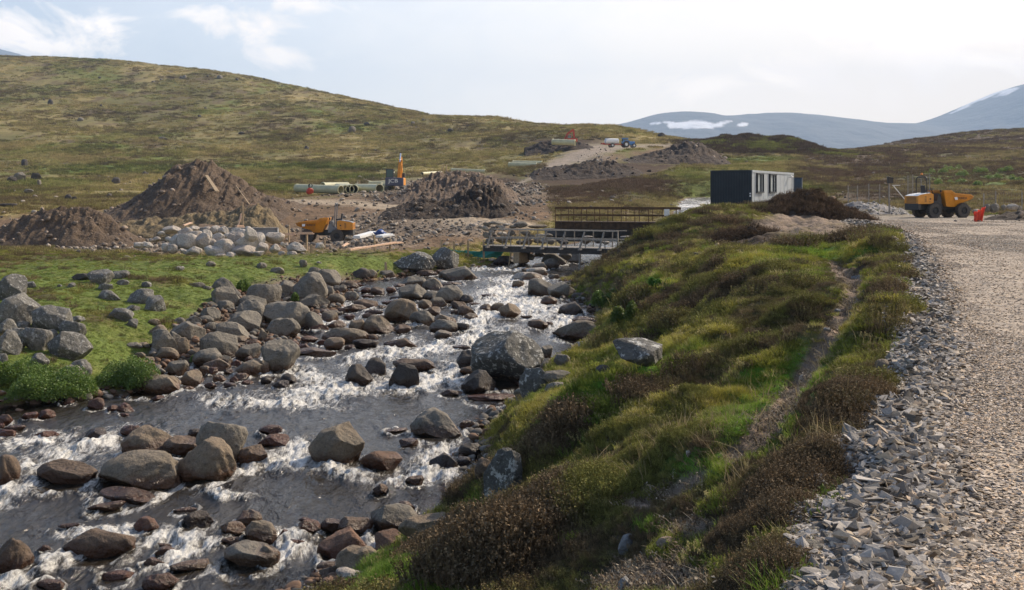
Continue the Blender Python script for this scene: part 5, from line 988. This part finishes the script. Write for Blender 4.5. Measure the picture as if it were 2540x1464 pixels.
# ---------------------------------------------------------------- excavators, tractor
def excavator_yellow():
    Y = 164; x, _, z = W(981, 480, Y); z = .25; t = empty('excavator', (x, Y, z), 0); tag(t, 'yellow tracked excavator with raised arm behind the cream pipes', 'excavator')
    for s in (-1, 1): MB().box((s*1.15, 0, .42), (.6, 3.6, .78), bev=.15).build('track', M_DARK, t)
    MB().box((.0, .4, 1.55), (2.7, 3.6, 1.15), bev=.12).build('body', M_YEL, t)
    cw = MB().box((0, -1.55, 1.5), (2.75, .5, 1.25), bev=.14).build('counterweight', simple('dark_navy_paint', (.055,.06,.10), .5), t); text('JCB', cw, (-.15, -1.82, 1.62), (math.radians(90), 0, 0), .75, M_WHITE)
    c = MB().box((-.85, .6, 2.75), (1.15, 1.6, 1.45), bev=.06).build('cab', M_DARK, t); MB().box((-.85, -.21, 2.8), (.95, .03, 1.1)).box((-1.44, .6, 2.8), (.03, 1.3, 1.0)).box((-.26, .6, 2.8), (.03, 1.3, 1.0)).build('cab_window', M_GLASS, c)
    MB().bar((.45, .8, 1.6), (.55, 1.9, 4.6), .42, .5).bar((.55, 1.9, 4.6), (.55, 2.2, 4.75), .6, .6).bar((.22, .9, 1.7), (.30, 1.8, 4.1), .16).bar((.72, .9, 1.7), (.80, 1.8, 4.1), .16).build('boom', M_YEL, t)
    MB().bar((.55, 2.0, 4.5), (.58, 2.9, 5.3), .32, .4).bar((.55, 2.9, 5.3), (.58, 3.6, 3.0), .3, .36).build('arm', M_YEL, t); MB().tube([(.5, 1.6, 4.5), (.52, 2.3, 5.9)], .12, 8).build('ram', M_STEEL, t)
    MB().prism([(-.5, -.6), (.5, -.6), (.5, .3), (-.5, .3)], -.4, .4).build('bucket', M_DARK, t).location = (.58, 3.7, 2.6)
excavator_yellow()
def excavator_red():
    Y = 275; x, _, z = W(1414, 352, Y); t = empty('excavator', (x, Y, z-.9), 0); tag(t, 'distant red excavator with folded arm above the uppermost pipe', 'excavator')
    for s in (-1, 1): MB().box((0, s*1.1, .42), (3.4, .6, .8), bev=.15).build('track', M_DARK, t)
    MB().box((.6, 0, 1.3), (2.4, 2.4, .9), bev=.1).build('body', M_RED, t); c = MB().box((-.2, -.6, 2.0), (1.1, 1.0, 1.2), bev=.05).build('cab', M_RED, t); MB().box((-.2, -1.12, 2.1), (.9, .03, .8)).build('cab_window', M_GLASS, c)
    MB().bar((-1.3, 0, 1.5), (-.7, 0, 2.9), .4, .5).bar((-.7, 0, 2.9), (.85, 0, 4.0), .4, .5).build('boom', M_RED, t); MB().bar((.85, 0, 4.1), (1.1, 0, 1.6), .35, .45).build('arm', M_RED, t)
    MB().prism([(.8, .9), (1.6, .9), (1.5, 1.7), (.8, 1.8)], -.5, .5).build('bucket', M_DARK, t)
excavator_red()
def tractor():
    Y = 285; x, _, z = W(1551, 372, Y); z = float(hgt(x, Y)); t = empty('tractor', (x, Y, z), math.radians(12)); tag(t, 'blue tractor on the skyline of the upper track', 'tractor')
    def wh(x_, y_, r, w):
        q = empty('wheel', (0, 0, 0)); q.parent = t; MB().ring((x_, y_, r), (0, 1, 0), r, r*.5, w, 20).build('tyre', M_TYRE, q); MB().tube([(x_, y_-w*.3, r), (x_, y_+w*.3, r)], r*.5, 14).build('rim', M_WHITE, q)
    for s in (-1, 1): wh(0, s*.9, .85, .5); wh(2.2, s*.8, .55, .35)
    MB().box((1.6, 0, 1.25), (1.9, .8, .8), bev=.08).box((1.0, 0, .9), (2.6, .5, .4)).build('bonnet', M_BLUE, t); c = MB().box((-.1, 0, 1.75), (1.3, 1.4, 1.3), bev=.05).build('cab', M_BLUE, t)
    MB().box((-.1, -.715, 1.95), (1.0, .03, .7)).box((-.765, 0, 1.95), (.03, 1.1, .7)).build('cab_window', M_GLASS, c); MB().box((-.1, 0, 2.75-.3), (1.5, 1.6, .16), bev=.04).build('cab_roof', M_BLUE, t)
    for s in (-1, 1): MB().prism([(-.9, 1.5), (-.6, 1.85), (.6, 1.85), (.9, 1.5), (.8, 1.45), (.5, 1.75), (-.5, 1.75), (-.8, 1.45)], s*.9-.3, s*.9+.3).build('mudguard', M_BLUE, t)
    k = empty('tanker_trailer', (x-3.6*math.cos(math.radians(12)), Y-3.6*math.sin(math.radians(12)), z), math.radians(12)); tag(k, 'cream tanker trailer with red frame behind the blue tractor', 'trailer')
    MB().tube([(-2.0, 0, 1.65), (-1.85, 0, 1.65), (1.6, 0, 1.65), (1.75, 0, 1.65)], [.45, .75, .75, .45], 20).build('tank', M_WHITE, k, smooth=True); MB().box((0, 0, .85), (5.0, .9, .25)).bar((1.8, 0, .85), (3.0, 0, .7), .15).box((-2.6, 0, 1.0), (.8, 1.2, .35)).build('frame', M_RED, k)
    MB().tube([(-1.2, 0, 2.4), (-1.2, 0, 2.62)], .28, 12).build('filler_cap', M_BLACK, k)
    for s in (-1, 1): q = empty('wheel', (0, 0, 0)); q.parent = k; MB().ring((-.2, s*.95, .55), (0, 1, 0), .55, .28, .4, 20).build('tyre', M_TYRE, q); MB().tube([(-.2, s*.95-.1, .55), (-.2, s*.95+.1, .55)], .29, 14).build('rim', M_WHITE, q)
tractor()
# ---------------------------------------------------------------- timber, stakes, nets
def stake(u, vt, vb, Y, label, lean=0.0, w=.07, group='timber stakes on the far bank', mat=None):
    a = Vector(W(u, vb+3, Y)); b = Vector(W(u+lean, vt, Y+.05)); m = MB().bar(a, b, w, w); m.tube([b, b+Vector((0, 0, .05))], [w*.55, w*.35], 6); o = m.build('stake', mat or M_STAKE, None); tag(o, label, 'stake', group); return o
ST = [(716,560,598,80,'stake with a crosspiece at the left edge of the dumper pit'),(760,582,641,72,'tall stake carrying a horizontal board left of the dumper skip'),(773,608,643,68,'short stake right of the tallest pale boulder'),(806,592,621,76,'stake below the dumper skip'),
      (930,586,629,70,'stake in front of the left half of the pink planks'),(967,593,633,70,'stake in front of the right half of the pink planks'),(957,652,667,62,'short stake on the green bank by the long lichen boulder'),(1095,596,616,73,'short stake above the tall lichen boulder'),
      (1126,600,634,72,'leftmost stake of the green netting'),(1161,598,638,71.5,'middle stake of the green netting'),(1200,600,639,71,'rightmost stake of the green netting'),(1778,606,640,45,'thick weathered post on the right bank terrace'),
      (603,503,566,87,'tall pale pole standing by the straw-coloured cut bank'),(1094,412,426,178,'left of three short stakes on the rubble crest'),(1100,409,425,178,'middle of three short stakes on the rubble crest'),(1109,410,425,178,'right of three short stakes on the rubble crest'),(893,448,462,168,'stake standing between the cream pipes')]
for (u, a, b, Y, l) in ST: stake(u, a, b, Y, l, lean=random.uniform(-2, 2), w=.15 if u == 1778 else .11)
def plank(u0, v0, Y0, u1, v1, Y1, w, h, label, mat=M_WOODN, group='planks lying about the building site'):
    o = MB().bar(W(u0, v0, Y0), W(u1, v1, Y1), w, h).bar(Vector(W(u0, v0, Y0))+Vector((0, .04, h)), Vector(W(u1, v1, Y1))+Vector((-.1, .06, h)), w*.9, h*.6).build('plank', mat, None); tag(o, label, 'plank', group)
plank(866, 621, 66, 985, 602, 70, .25, .05, 'long pink plank, front one of the pair right of the dumper'); plank(875, 618, 66.6, 998, 602, 70.6, .25, .05, 'long pink plank, rear one of the pair right of the dumper')
plank(850, 612, 69, 864, 604, 70, .15, .04, 'short pink plank left of the long pair'); plank(700, 583, 79, 734, 582, 79, .10, .10, 'crosspiece board on the stake left of the dumper pit'); plank(740, 580, 72, 779, 580, 72, .10, .08, 'horizontal board on the tall stake under the skip')
plank(455, 560, 88, 476, 553, 89, .2, .05, 'short yellow plank left of the concrete wall'); plank(495, 561, 87, 560, 565, 87, .12, .12, 'yellow beam lying along the top of the concrete wall'); plank(585, 563, 86, 605, 563, 86.5, .3, .1, 'yellow board at the foot of the tall pole')
plank(590, 562, 87, 601, 532, 87.3, .08, .08, 'slanting strut leaning on the tall pole'); plank(512, 437, 108.6, 540, 476, 103.6, .35, .08, 'wide pale plank lying down the face of the big spoil heap', M_STAKE); plank(585, 462, 104, 620, 508, 99, .07, .07, 'thin pole lying down the right flank of the big spoil heap', M_STAKE)
plank(623, 508, 98, 642, 508, 98, .2, .06, 'short board on top of the straw-coloured bank'); plank(884, 590, 77, 930, 578, 80, .6, .1, 'pale grey board beside the blue tarpaulin', M_WHITE); plank(940, 588, 77, 970, 583, 78, .7, .08, 'white board in front of the blue tarpaulin', M_WHITE)
plank(1722, 636, 45, 1764, 639, 44.6, .30, .12, 'dark board lying in the grass by the thick post', M_WOODD)
def cloth(name, pts_, Y, label, cat, mat, n=26, m=12, amp=.06, dY=.3, thick=.01):
    top, bot = pts_; V = []; 
    for j in range(m):
        f = j/(m-1)
        for i in range(n):
            e = i/(n-1); u = np.interp(e, [0, .5, 1], [top[0][0], top[1][0], top[2][0]])*(1-f)+np.interp(e, [0, .5, 1], [bot[0][0], bot[1][0], bot[2][0]])*f
            v = np.interp(e, [0, .5, 1], [top[0][1], top[1][1], top[2][1]])*(1-f)+np.interp(e, [0, .5, 1], [bot[0][1], bot[1][1], bot[2][1]])*f
            x, y, z = W(u, v, Y); k = amp*math.sin(e*19+f*3)+amp*math.sin(e*47+f*11)*.5; V.append((x, y+dY*e+k, z+.3*k))
    o = link(name, mesh_np(name, np.array(V), grid_faces(m, n)), None, mat); md = o.modifiers.new('s', 'SOLIDIFY'); md.thickness = thick; tag(o, label, cat); return o
cloth('netting', ([(1112, 620), (1165, 623), (1250, 624)], [(1130, 638), (1165, 638), (1240, 641)]), 71.9, 'sagging green netting tied along three stakes left of the footbridge', 'netting', M_NETG, amp=.07)
cloth('plastic_net', ([(2416, 527), (2436, 521), (2456, 512)], [(2419, 556), (2432, 558), (2448, 556)]), 61, 'bright red plastic safety net standing upright beside the dumper', 'net', M_REDNET, amp=.10, dY=.6)
o = rock_data(777, 4, 6, .3, .5); o = link('tarpaulin', o, None, M_TARP); x, y, z = W(946, 586, 79); o.location = (x, y, z-.1); o.scale = (1.25, .8, .62); tag(o, 'crumpled dark blue tarpaulin heap behind the pink planks', 'tarpaulin')
x, y, z = W(768, 478, 154); o = link('red_tank', rock_data(779, 3, 12, .1, .1), None, M_RED); MBp = MB().tube([(-.1, 0, .9), (0, 0, 1.5)], .06, 6).ring((.1, 0, 1.3), (0, 1, .2), .3, .2, .1, 12).build('handle', M_BLACK, o); o.location = (x, y, z-.3); o.scale = (1.1, .8, 1.0); tag(o, 'small red machine in front of the leftmost cream pipe', 'machine')
# ---------------------------------------------------------------- fence, barrier arm
def fence(P, label, h=1.15):
    t = empty('wire_fence', P[0]); tag(t, label, 'fence', 'wire fences beyond the gravel pad'); O = Vector(P[0])
    for p in P: MB().box((p[0]-O.x, p[1]-O.y, p[2]-O.z+h/2), (.065, .065, h+.1)).build('post', M_WOODG, t)
    w = MB()
    for a, b in zip(P[:-1], P[1:]):
        a = Vector(a)-O; b = Vector(b)-O
        for k in range(5): w.bar(a+Vector((0, 0, .15+k*h*.21)), b+Vector((0, 0, .15+k*h*.21)), .010)
        for k in range(1, 10): q = a.lerp(b, k/10); w.bar(q+Vector((0, 0, .1)), q+Vector((0, 0, h)), .012)
    w.build('wires', M_WIRE, t)
def gp(u, Y): x = (u-U0)*Y/F; return (x, Y, float(hgt(x, Y)))
fence([gp(2104, 84), gp(2127, 84.5), gp(2155, 85), gp(2182, 85.5), gp(2205, 86)], 'wire fence left of the dumper beside the gravel heap', 1.5)
fence([gp(2206, 88), gp(2252, 92), gp(2264, 98), gp(2285, 104), gp(2306, 110)], 'tall wire fence climbing behind the roll bar of the dumper', 2.3)
fence([gp(2440, 78), gp(2470, 79), gp(2535, 80), gp(2600, 81)], 'low wire fence behind the pale boulders at the right', 1.6)
t = empty('barrier_post', gp(2206, 76)); tag(t, 'black box on a post with a slanting pale barrier arm beside the dumper', 'barrier'); MB().box((0, 0, 1.1), (.09, .09, 2.3)).build('post', M_WOODG, t)
MB().box((.05, 0, 2.35), (.36, .3, .42), bev=.03).bar((-.15, 0, 2.6), (.3, 0, 2.45), .3, .04).build('box', M_BLACK, t); a = MB().bar((.3, 0, 1.95), (1.35, .1, .75), .05, .05); a.bar((.2, 0, 2.0), (.75, .0, 2.0), .06, .04); a.build('arm', M_WHITE, t)
# ---------------------------------------------------------------- spoil heaps
def heap_mat(name, a, b, bump=.35, stones=.4, scol=(.25,.22,.19)):
    m, t, bs = new_mat(name); p = t.n('ShaderNodeNewGeometry').outputs['Position']; n1 = t.noise(p, .8, 7, .65); n2 = t.noise(p, 5, 6, .7); vo = t.n('ShaderNodeTexVoronoi'); vo.inputs['Scale'].default_value = 2.6; t.link(p, vo.inputs['Vector'])
    c = t.mix(t.ramp(n1, .35, .65), a, b); c = t.mix(t.m('MULTIPLY', t.ramp(n2, .45, .7), .6), c, tuple(x*.45 for x in a)); st = t.m('MULTIPLY', t.m('SUBTRACT', 1.0, t.ramp(vo.outputs['Distance'], .10, .2)), stones); c = t.mix(st, c, scol)
    t.link(c, bs.inputs['Base Color']); bs.inputs['Roughness'].default_value = .95; t.link(t.bump(t.m('ADD', t.m('MULTIPLY', n1, 1.2), t.m('MULTIPLY', n2, .35)), .9, bump*2), bs.inputs['Normal']); return m
MH_BROWN = heap_mat('spoil_earth', (.10,.066,.040), (.145,.10,.064)); MH_GREY = heap_mat('spoil_rubble', (.13,.086,.055), (.18,.13,.09), .4, .5); MH_DARK = heap_mat('dark_peat', (.026,.015,.008), (.058,.035,.019), .4, .05); MH_TURF = heap_mat('turf_heap', (.045,.028,.018), (.085,.056,.034), .4, .05)
MH_STRAW = heap_mat('straw_bank', (.13,.10,.06), (.27,.20,.10), .3, .1); MH_GRAV = heap_mat('gravel_heap', (.22,.20,.18), (.27,.25,.23), .12, .9, (.36,.34,.32)); MH_MOOR = heap_mat('moor_knoll', (.060,.042,.028), (.10,.095,.032), .5, .0)
HS = []
def heap(name, prof, Y, dep, mat, label, cat='spoil heap', kind=None, rough=.22, steep=1.0, stones=0, lump=1.0, group=None, scol=(.24,.19,.145)):
    us = [p[0] for p in prof]; n = int(min(260, max(60, (us[-1]-us[0])*.5))); m = 46; uu = np.linspace(us[0], us[-1], n); top = np.interp(uu, us, [p[1] for p in prof]); xs = (uu-U0)/F*Y; zc = (V0-top)/F*Y
    k = np.linspace(-1, 1.0, m); X = np.repeat(xs[None], m, 0); Yg = Y+k[:, None]*dep*np.ones((1, n)); X = X*(1+.0*Yg); gd = hgt(X, Yg); g0 = hgt(xs, np.full(n, float(Y)))
    hc = np.maximum(zc-g0, 0); sh = np.clip(1-np.abs(k), 0, 1)**(.85/steep)
    sc = 1.0 if Y < 150 else .45
    amp = rough*np.minimum(hc, 2.5)[None]*lump; Z = gd+hc[None]*sh[:, None]+amp*(fbm(X*.9*sc, Yg*.9*sc, 4, .62)+.55*fbm(X*3*sc+5, Yg*3*sc, 3))*np.clip(1.3-np.abs(k[:, None]), 0, 1)-.12
    Z = np.where((np.abs(k[:, None]) > .98), gd-.3, Z); Z[:, 0] -= .3; Z[:, -1] -= .3
    o = link(name, mesh_np(name, np.stack([X, Yg, Z], -1).reshape(-1, 3), grid_faces(m, n)), None, mat); tag(o, label, None if kind else cat, group, kind)
    HS.append((X, Yg, Z, stones, scol)); return o
heap('spoil_heap', [(255,530),(300,505),(330,488),(370,462),(400,440),(418,420),(432,402),(470,396),(500,397),(540,405),(560,420),(590,438),(620,462),(650,480),(700,495),(735,520)], 111, 9, MH_BROWN, 'large brown conical spoil heap on the left below the hill', rough=.26, stones=190)
heap('spoil_heap', [(-60,570),(0,552),(40,540),(80,522),(120,512),(150,506),(200,508),(240,520),(260,532),(300,560),(350,592)], 87, 4.5, MH_BROWN, 'low rounded brown earth heap at the left edge of the site', rough=.24, stones=130)
heap('spoil_heap', [(885,510),(930,502),(970,492),(1000,474),(1025,450),(1060,436),(1090,428),(1130,424),(1180,424),(1230,440),(1270,470),(1300,505),(1330,540)], 137, 15, MH_GREY, 'long grey-brown rubble heap beside the yellow excavator', rough=.34, stones=330)
heap('spoil_heap', [(950,522),(1000,503),(1050,494),(1090,500),(1120,490),(1150,472),(1185,457),(1225,464),(1255,490),(1275,520),(1300,558)], 108, 7, MH_DARK, 'dark jagged peat and boulder heap above the stony track', rough=.42, stones=170, scol=(.17,.14,.11))
heap('spoil_heap', [(1285,472),(1308,440),(1325,421),(1350,415),(1400,415),(1430,409),(1470,403),(1510,401),(1550,409),(1600,428),(1640,450)], 203, 12, MH_DARK, 'black peat heap at the foot of the upper track', rough=.42, stones=70, scol=(.12,.09,.07))
heap('spoil_heap', [(1440,450),(1490,425),(1540,402),(1590,384),(1640,372),(1670,360),(1700,350),(1735,350),(1760,368),(1800,395)], 236, 14, MH_TURF, 'long brown embankment on the right side of the upper track', rough=.4, stones=110)
heap('spoil_heap', [(1300,366),(1340,352),(1365,346),(1400,346),(1440,350),(1470,362)], 282, 9, MH_DARK, 'low dark earth bank behind the uppermost pipe', rough=.3, stones=20)
KN = len(HS); heap('knoll', [(1690,372),(1740,352),(1780,345),(1810,335),(1835,337),(1850,333),(1872,333),(1890,344),(1930,338),(1962,340),(1985,350),(2010,366),(2040,379),(2090,388)], 322, 40, MH_MOOR, 'heathery knolls in the middle distance', kind='structure', rough=.28, stones=0)
TF = len(HS); heap('spoil_heap', [(1850,524),(1880,510),(1905,500),(1930,492),(1955,478),(1975,474),(2000,464),(2015,466),(2035,478),(2060,486),(2080,505),(2110,515),(2150,546)], 67.5, 2.6, MH_TURF, 'shaggy brown turf heap in front of the cabin', rough=.30, steep=1.2, stones=12, scol=(.14,.09,.055))
heap('gravel_heap', [(2085,530),(2110,514),(2140,504),(2190,506),(2230,512),(2290,520),(2330,536)], 79, 4, MH_GRAV, 'low grey gravel heap behind the dumper', cat='gravel heap', rough=.12, stones=200, scol=(.36,.34,.31))
heap('cut_bank', [(300,548),(360,542),(450,534),(540,524),(600,516),(640,508),(670,520),(690,548),(705,575)], 93, 3.5, MH_STRAW, 'straw-coloured cut bank behind the tall pale pole', cat='bank', rough=.22, steep=1.8)
heap('spoil_heap', [(2440,548),(2470,530),(2500,520),(2540,515),(2600,512),(2680,530)], 65, 2.5, MH_DARK, 'dark mossy bank at the right edge behind the red net', rough=.3, stones=10)
PH = len(HS); heap('peat_hag', [(1760,612),(1775,588),(1800,572),(1850,566),(1900,569),(1930,580),(1945,612)], 53, 1.6, MH_DARK, 'dark exposed peat hag on the right bank terrace', cat='peat bank', rough=.5, steep=1.6)
def heap_stones():
    P = []; S = []; C = []; r = np.random.default_rng(5)
    for (X, Y, Z, n, sc) in HS:
        for _ in range(n):
            j = r.integers(3, X.shape[0]//2+6); i = r.integers(3, X.shape[1]-3); P.append((X[j, i], Y[j, i], Z[j, i]-.02)); S.append((.07+.12*r.random()) if sc == (.36,.34,.31) else (.10+.45*r.random()**4)*(1 if Y[j, i] < 150 else 1.5)); C.append(np.array(sc)*r.uniform(.4, 1.5))
    P = np.array(P); S = np.array(S); n = len(S)
    scatter('spoil_stones', 'stones lying over the faces of the spoil heaps', proto([lib(k, i, 2).copy() for k in ('ang', 'mid') for i in range(4)], M_STONE, 'spoil'), P, np.stack([r.normal(0, .4, n), r.normal(0, .4, n), r.uniform(0, 6.3, n)], 1), np.stack([S*1.2, S, S*.75], 1), r.integers(0, 8, n), np.array(C))
heap_stones()
def heap_plants():
    r = np.random.default_rng(9); hm = proto([blades('turf', 60, .14, .05, .17, .008, .6, 1, 6, 300+i, .016) for i in range(4)], M_TWIG, 'turf'); tm = proto([blades('knolltuft', 50, .55, .14, .42, .07, .8, 1, 0, 320+i) for i in range(4)], M_PLANT, 'knolltuft')
    def on(k, n): X, Y, Z = HS[k][:3]; j = r.integers(2, X.shape[0]-3, n); i = r.integers(2, X.shape[1]-3, n); return X[j, i]+r.uniform(-.1, .1, n), Y[j, i]+r.uniform(-.1, .1, n), Z[j, i]
    X, Y, Z = on(KN, 9000); n = len(X); c = np.where(fbm(X*.12, Y*.06, 3)[:, None]+r.normal(0, .2, (n, 1)) > .22, np.array((.17,.18,.045)), np.array((.085,.06,.038)))*r.uniform(.6, 1.4, (n, 1))
    scatter('knoll_tussocks', 'heather and grass tussocks on the middle distance knolls', tm, np.stack([X, Y, Z-.1], 1), np.stack([r.normal(0, .1, n), r.normal(0, .1, n), r.uniform(0, 6.3, n)], 1), r.uniform(1.0, 2.6, n), r.integers(0, 4, n), c)
    A = [on(TF, 1500), on(PH, 260)]; X, Y, Z = [np.concatenate([a[k] for a in A]) for k in range(3)]; n = len(X)
    scatter('turf_tufts', 'shaggy heather roots and turf on the brown heap and peat bank', hm, np.stack([X, Y, Z-.05], 1), np.stack([r.normal(0, .5, n), r.normal(0, .5, n), r.uniform(0, 6.3, n)], 1), r.uniform(1.0, 2.6, n), r.integers(0, 4, n), np.array((.12,.078,.045))*r.uniform(.5, 1.5, (n, 1)))
heap_plants()
# ---------------------------------------------------------------- shrubs of the left bank
def shrub(u, v, w, h, label, dens=1.0, col=((.085,.15,.024), (.14,.21,.034)), Y=None, depth=.8):
    X0, Y0, Z0 = hit(u, v, True) if Y is None else (((u-U0)/F*Y), Y, None)
    if Z0 is None: Z0 = float(hgt(X0, Y0))
    s = Y0/F; rx, rz_, ry = w*s/2, h*s, w*s/2*depth; t = empty('shrub', (X0, Y0+ry*.7, Z0)); tag(t, label, 'shrub', 'leafy shrubs by the water'); r = np.random.default_rng(int(u*7+v)); V = []; Fc = []; n = int(15000*dens*(w/200)**1.3); 
    lob = [(r.uniform(-.75, .75)*rx, r.uniform(-.7, .7)*ry, r.uniform(.45, .95)*rz_) for _ in range(max(4, int(w/16)))]
    for k in range(n):
        lx, ly, lh = lob[r.integers(len(lob))]; a = r.uniform(0, 6.283); b = r.uniform(0, 1)**.5; rr = max(rx, ry)*.42; x = lx+math.cos(a)*rr*b; y = ly+math.sin(a)*rr*b; z = lh*max(.05, (1-b*b*.55)*r.uniform(.1, 1.0)**.45)
        if (x/rx)**2+(y/ry)**2 > 1.15: continue
        s_ = r.uniform(.022, .045)*(Y0/33)**.7; d1 = r.normal(size=3); d1[2] = abs(d1[2])*.6; d1 /= np.linalg.norm(d1); d2 = np.cross(d1, r.normal(size=3)); d2 /= np.linalg.norm(d2); c = np.array((x, y, z)); b0 = len(V)
        for q in (-d1*s_, d2*s_*.5, d1*s_, -d2*s_*.5): V.append(tuple(c+q))
        Fc.append((b0, b0+1, b0+2, b0+3))
    m, tt, bs = new_mat('shrub_leaf'); p = tt.n('ShaderNodeNewGeometry').outputs['Position']; nz = tt.noise(p, 7, 4, .6); c = tt.mix(tt.ramp(nz, .35, .68), col[0], col[1]); tt.link(c, bs.inputs['Base Color']); bs.inputs['Roughness'].default_value = .6
    tl = tt.n('ShaderNodeBsdfTranslucent'); tt.link(c, tl.inputs[0]); mx = tt.n('ShaderNodeMixShader'); mx.inputs[0].default_value = .3; tt.link(bs.outputs[0], mx.inputs[1]); tt.link(tl.outputs[0], mx.inputs[2]); tt.link(mx.outputs[0], tt.N['Material Output'].inputs[0])
    link('foliage', mesh_np('foliage', np.array(V), np.array(Fc), False), t, m)
    b = MB()
    for (lx, ly, lh) in lob[:10]: b.tube([(lx*.3, ly*.3, -.1), (lx*.7, ly*.7, lh*.4), (lx, ly, lh*.85)], [.018, .012, .005], 5)
    b.build('stems', M_WOODD, t)
shrub(95, 1005, 250, 112, 'broad green shrub overhanging the water at the far left', 1.3); shrub(285, 978, 190, 92, 'green shrub right of the lichen boulders at the water edge', 1.2); shrub(10, 960, 120, 70, 'green shrub at the left frame edge behind the broad one')
shrub(598, 728, 50, 42, 'small bright shrub among the grey rocks of the bar'); shrub(487, 905, 55, 40, 'sparse green plant growing between rocks of the bar', .7); shrub(722, 752, 40, 28, 'small plant left of the large grey bar rocks', .8)
shrub(1555, 815, 80, 80, 'bright yellow-green shrub on the right bank above the square block', 1.1, ((.07,.12,.02), (.17,.20,.035))); shrub(1500, 770, 75, 60, 'rounded green shrub left of the yellow-green one', 1.0); shrub(1640, 715, 60, 30, 'low vivid green shrub in the dark heather slope', .9, ((.06,.15,.015), (.10,.22,.02)))
for i, (u, v) in enumerate([(2335,432),(2370,425),(2400,440),(2440,430),(2470,445),(2345,460),(2420,462),(2500,428),(2520,450),(2380,455)]): shrub(u, v, 46, 22, 'light green shrub on the brown slope beyond the dumper', .22, ((.15,.21,.05), (.22,.30,.07)))
# ---------------------------------------------------------------- labels of the rocks
LM = [((1255,900), 'the huge lichen boulder'), ((560,1180), 'the tall boulder pair'), ((835,1110), 'the angular tan block'), ((1430,820), 'the square block'), ((765,730), 'the steep grey pyramid rock'), ((700,820), 'the largest grey bar rock'), ((860,930), 'the dark tilted pair'),
      ((1240,1220), 'the tall leaning boulder'), ((60,770), 'the flat-topped boulder'), ((380,960), 'the long flat tan rock'), ((250,700), 'the meadow boulders'), ((1130,680), 'the pointed boulder'), ((1400,610), 'the footbridge'), ((860,1370), 'the red block'), ((290,1360), 'the broad submerged rock'),
      ((590,620), 'the pale pile centre'), ((720,590), 'the dumper skip'), ((1580,890), 'the white-patched slab'), ((100,950), 'the broad shrub'), ((990,790), 'the tan dome rock'), ((1000,640), 'the long lichen boulder'), ((2100,1180), 'the road edge bulge'), ((2260,940), 'the upper road edge'), ((500,420), 'the big spoil heap'), ((1300,520), 'the bridge abutment'), ((1090,720), 'the mid-river rocks'),
      ((480,820), 'the middle of the bar'), ((600,900), 'the lower bar'), ((180,1120), 'the left rapids'), ((600,1290), 'the near rapids'), ((1300,730), 'the upper rapids'), ((400,60), 'the hill skyline'), ((900,260), 'the falling skyline'), ((1600,340), 'the right hill shoulder'), ((80,450), 'the lower left hillside'), ((2450,510), 'the red plastic net'), ((1640,1330), 'the foot path')]
def label_rocks():
    used = {}
    for R in ROCKS:
        if R['label']: continue
        w, h = R['w'], R['h']; size = 'tiny' if w < 14 else 'small' if w < 32 else 'medium' if w < 62 else 'large' if w < 110 else 'huge'
        shp = 'flat' if h/w < .36 else 'tall' if h/w > .9 else ('rounded' if h/w > .6 else 'low')
        (lu, lv), nm = min(LM, key=lambda q: math.hypot(q[0][0]-R['u'], (q[0][1]-R['v'])*1.8)); du, dv = R['u']-lu, (R['v']-R['h']/2-lv)*1.8; dist = math.hypot(du, dv)
        if dist < 26: rel = 'right beside'
        else: a = math.degrees(math.atan2(-dv, du)) % 360; rel = ('right of', 'behind and right of', 'behind', 'behind and left of', 'left of', 'in front and left of', 'in front of', 'in front and right of')[int((a+22.5)//45) % 8]
        R['parts'] = [size, shp, CNAME[R['c']], {'boulder': 'boulder', 'rock': 'rock', 'stone': 'stone'}[R['cat']], rel, nm]; used.setdefault(' '.join(R['parts']), []).append(R)
    for k, L in used.items():
        if len(L) == 1: L[0]['label'] = k; continue
        L.sort(key=lambda r: r['u']); n = len(L); xs = ['left', 'right'] if n == 2 else ['leftmost', 'middle', 'rightmost'] if n == 3 else ['leftmost']+['%s from left' % q for q in ('second', 'third', 'fourth', 'fifth', 'sixth', 'seventh', 'eighth', 'ninth')][:n-2]+['rightmost']
        for r, x in zip(L, xs): r['label'] = k+', '+x
    for R in ROCKS: tag(R['o'], R['label'], R['cat'], R['group'])
label_rocks()
build_water()
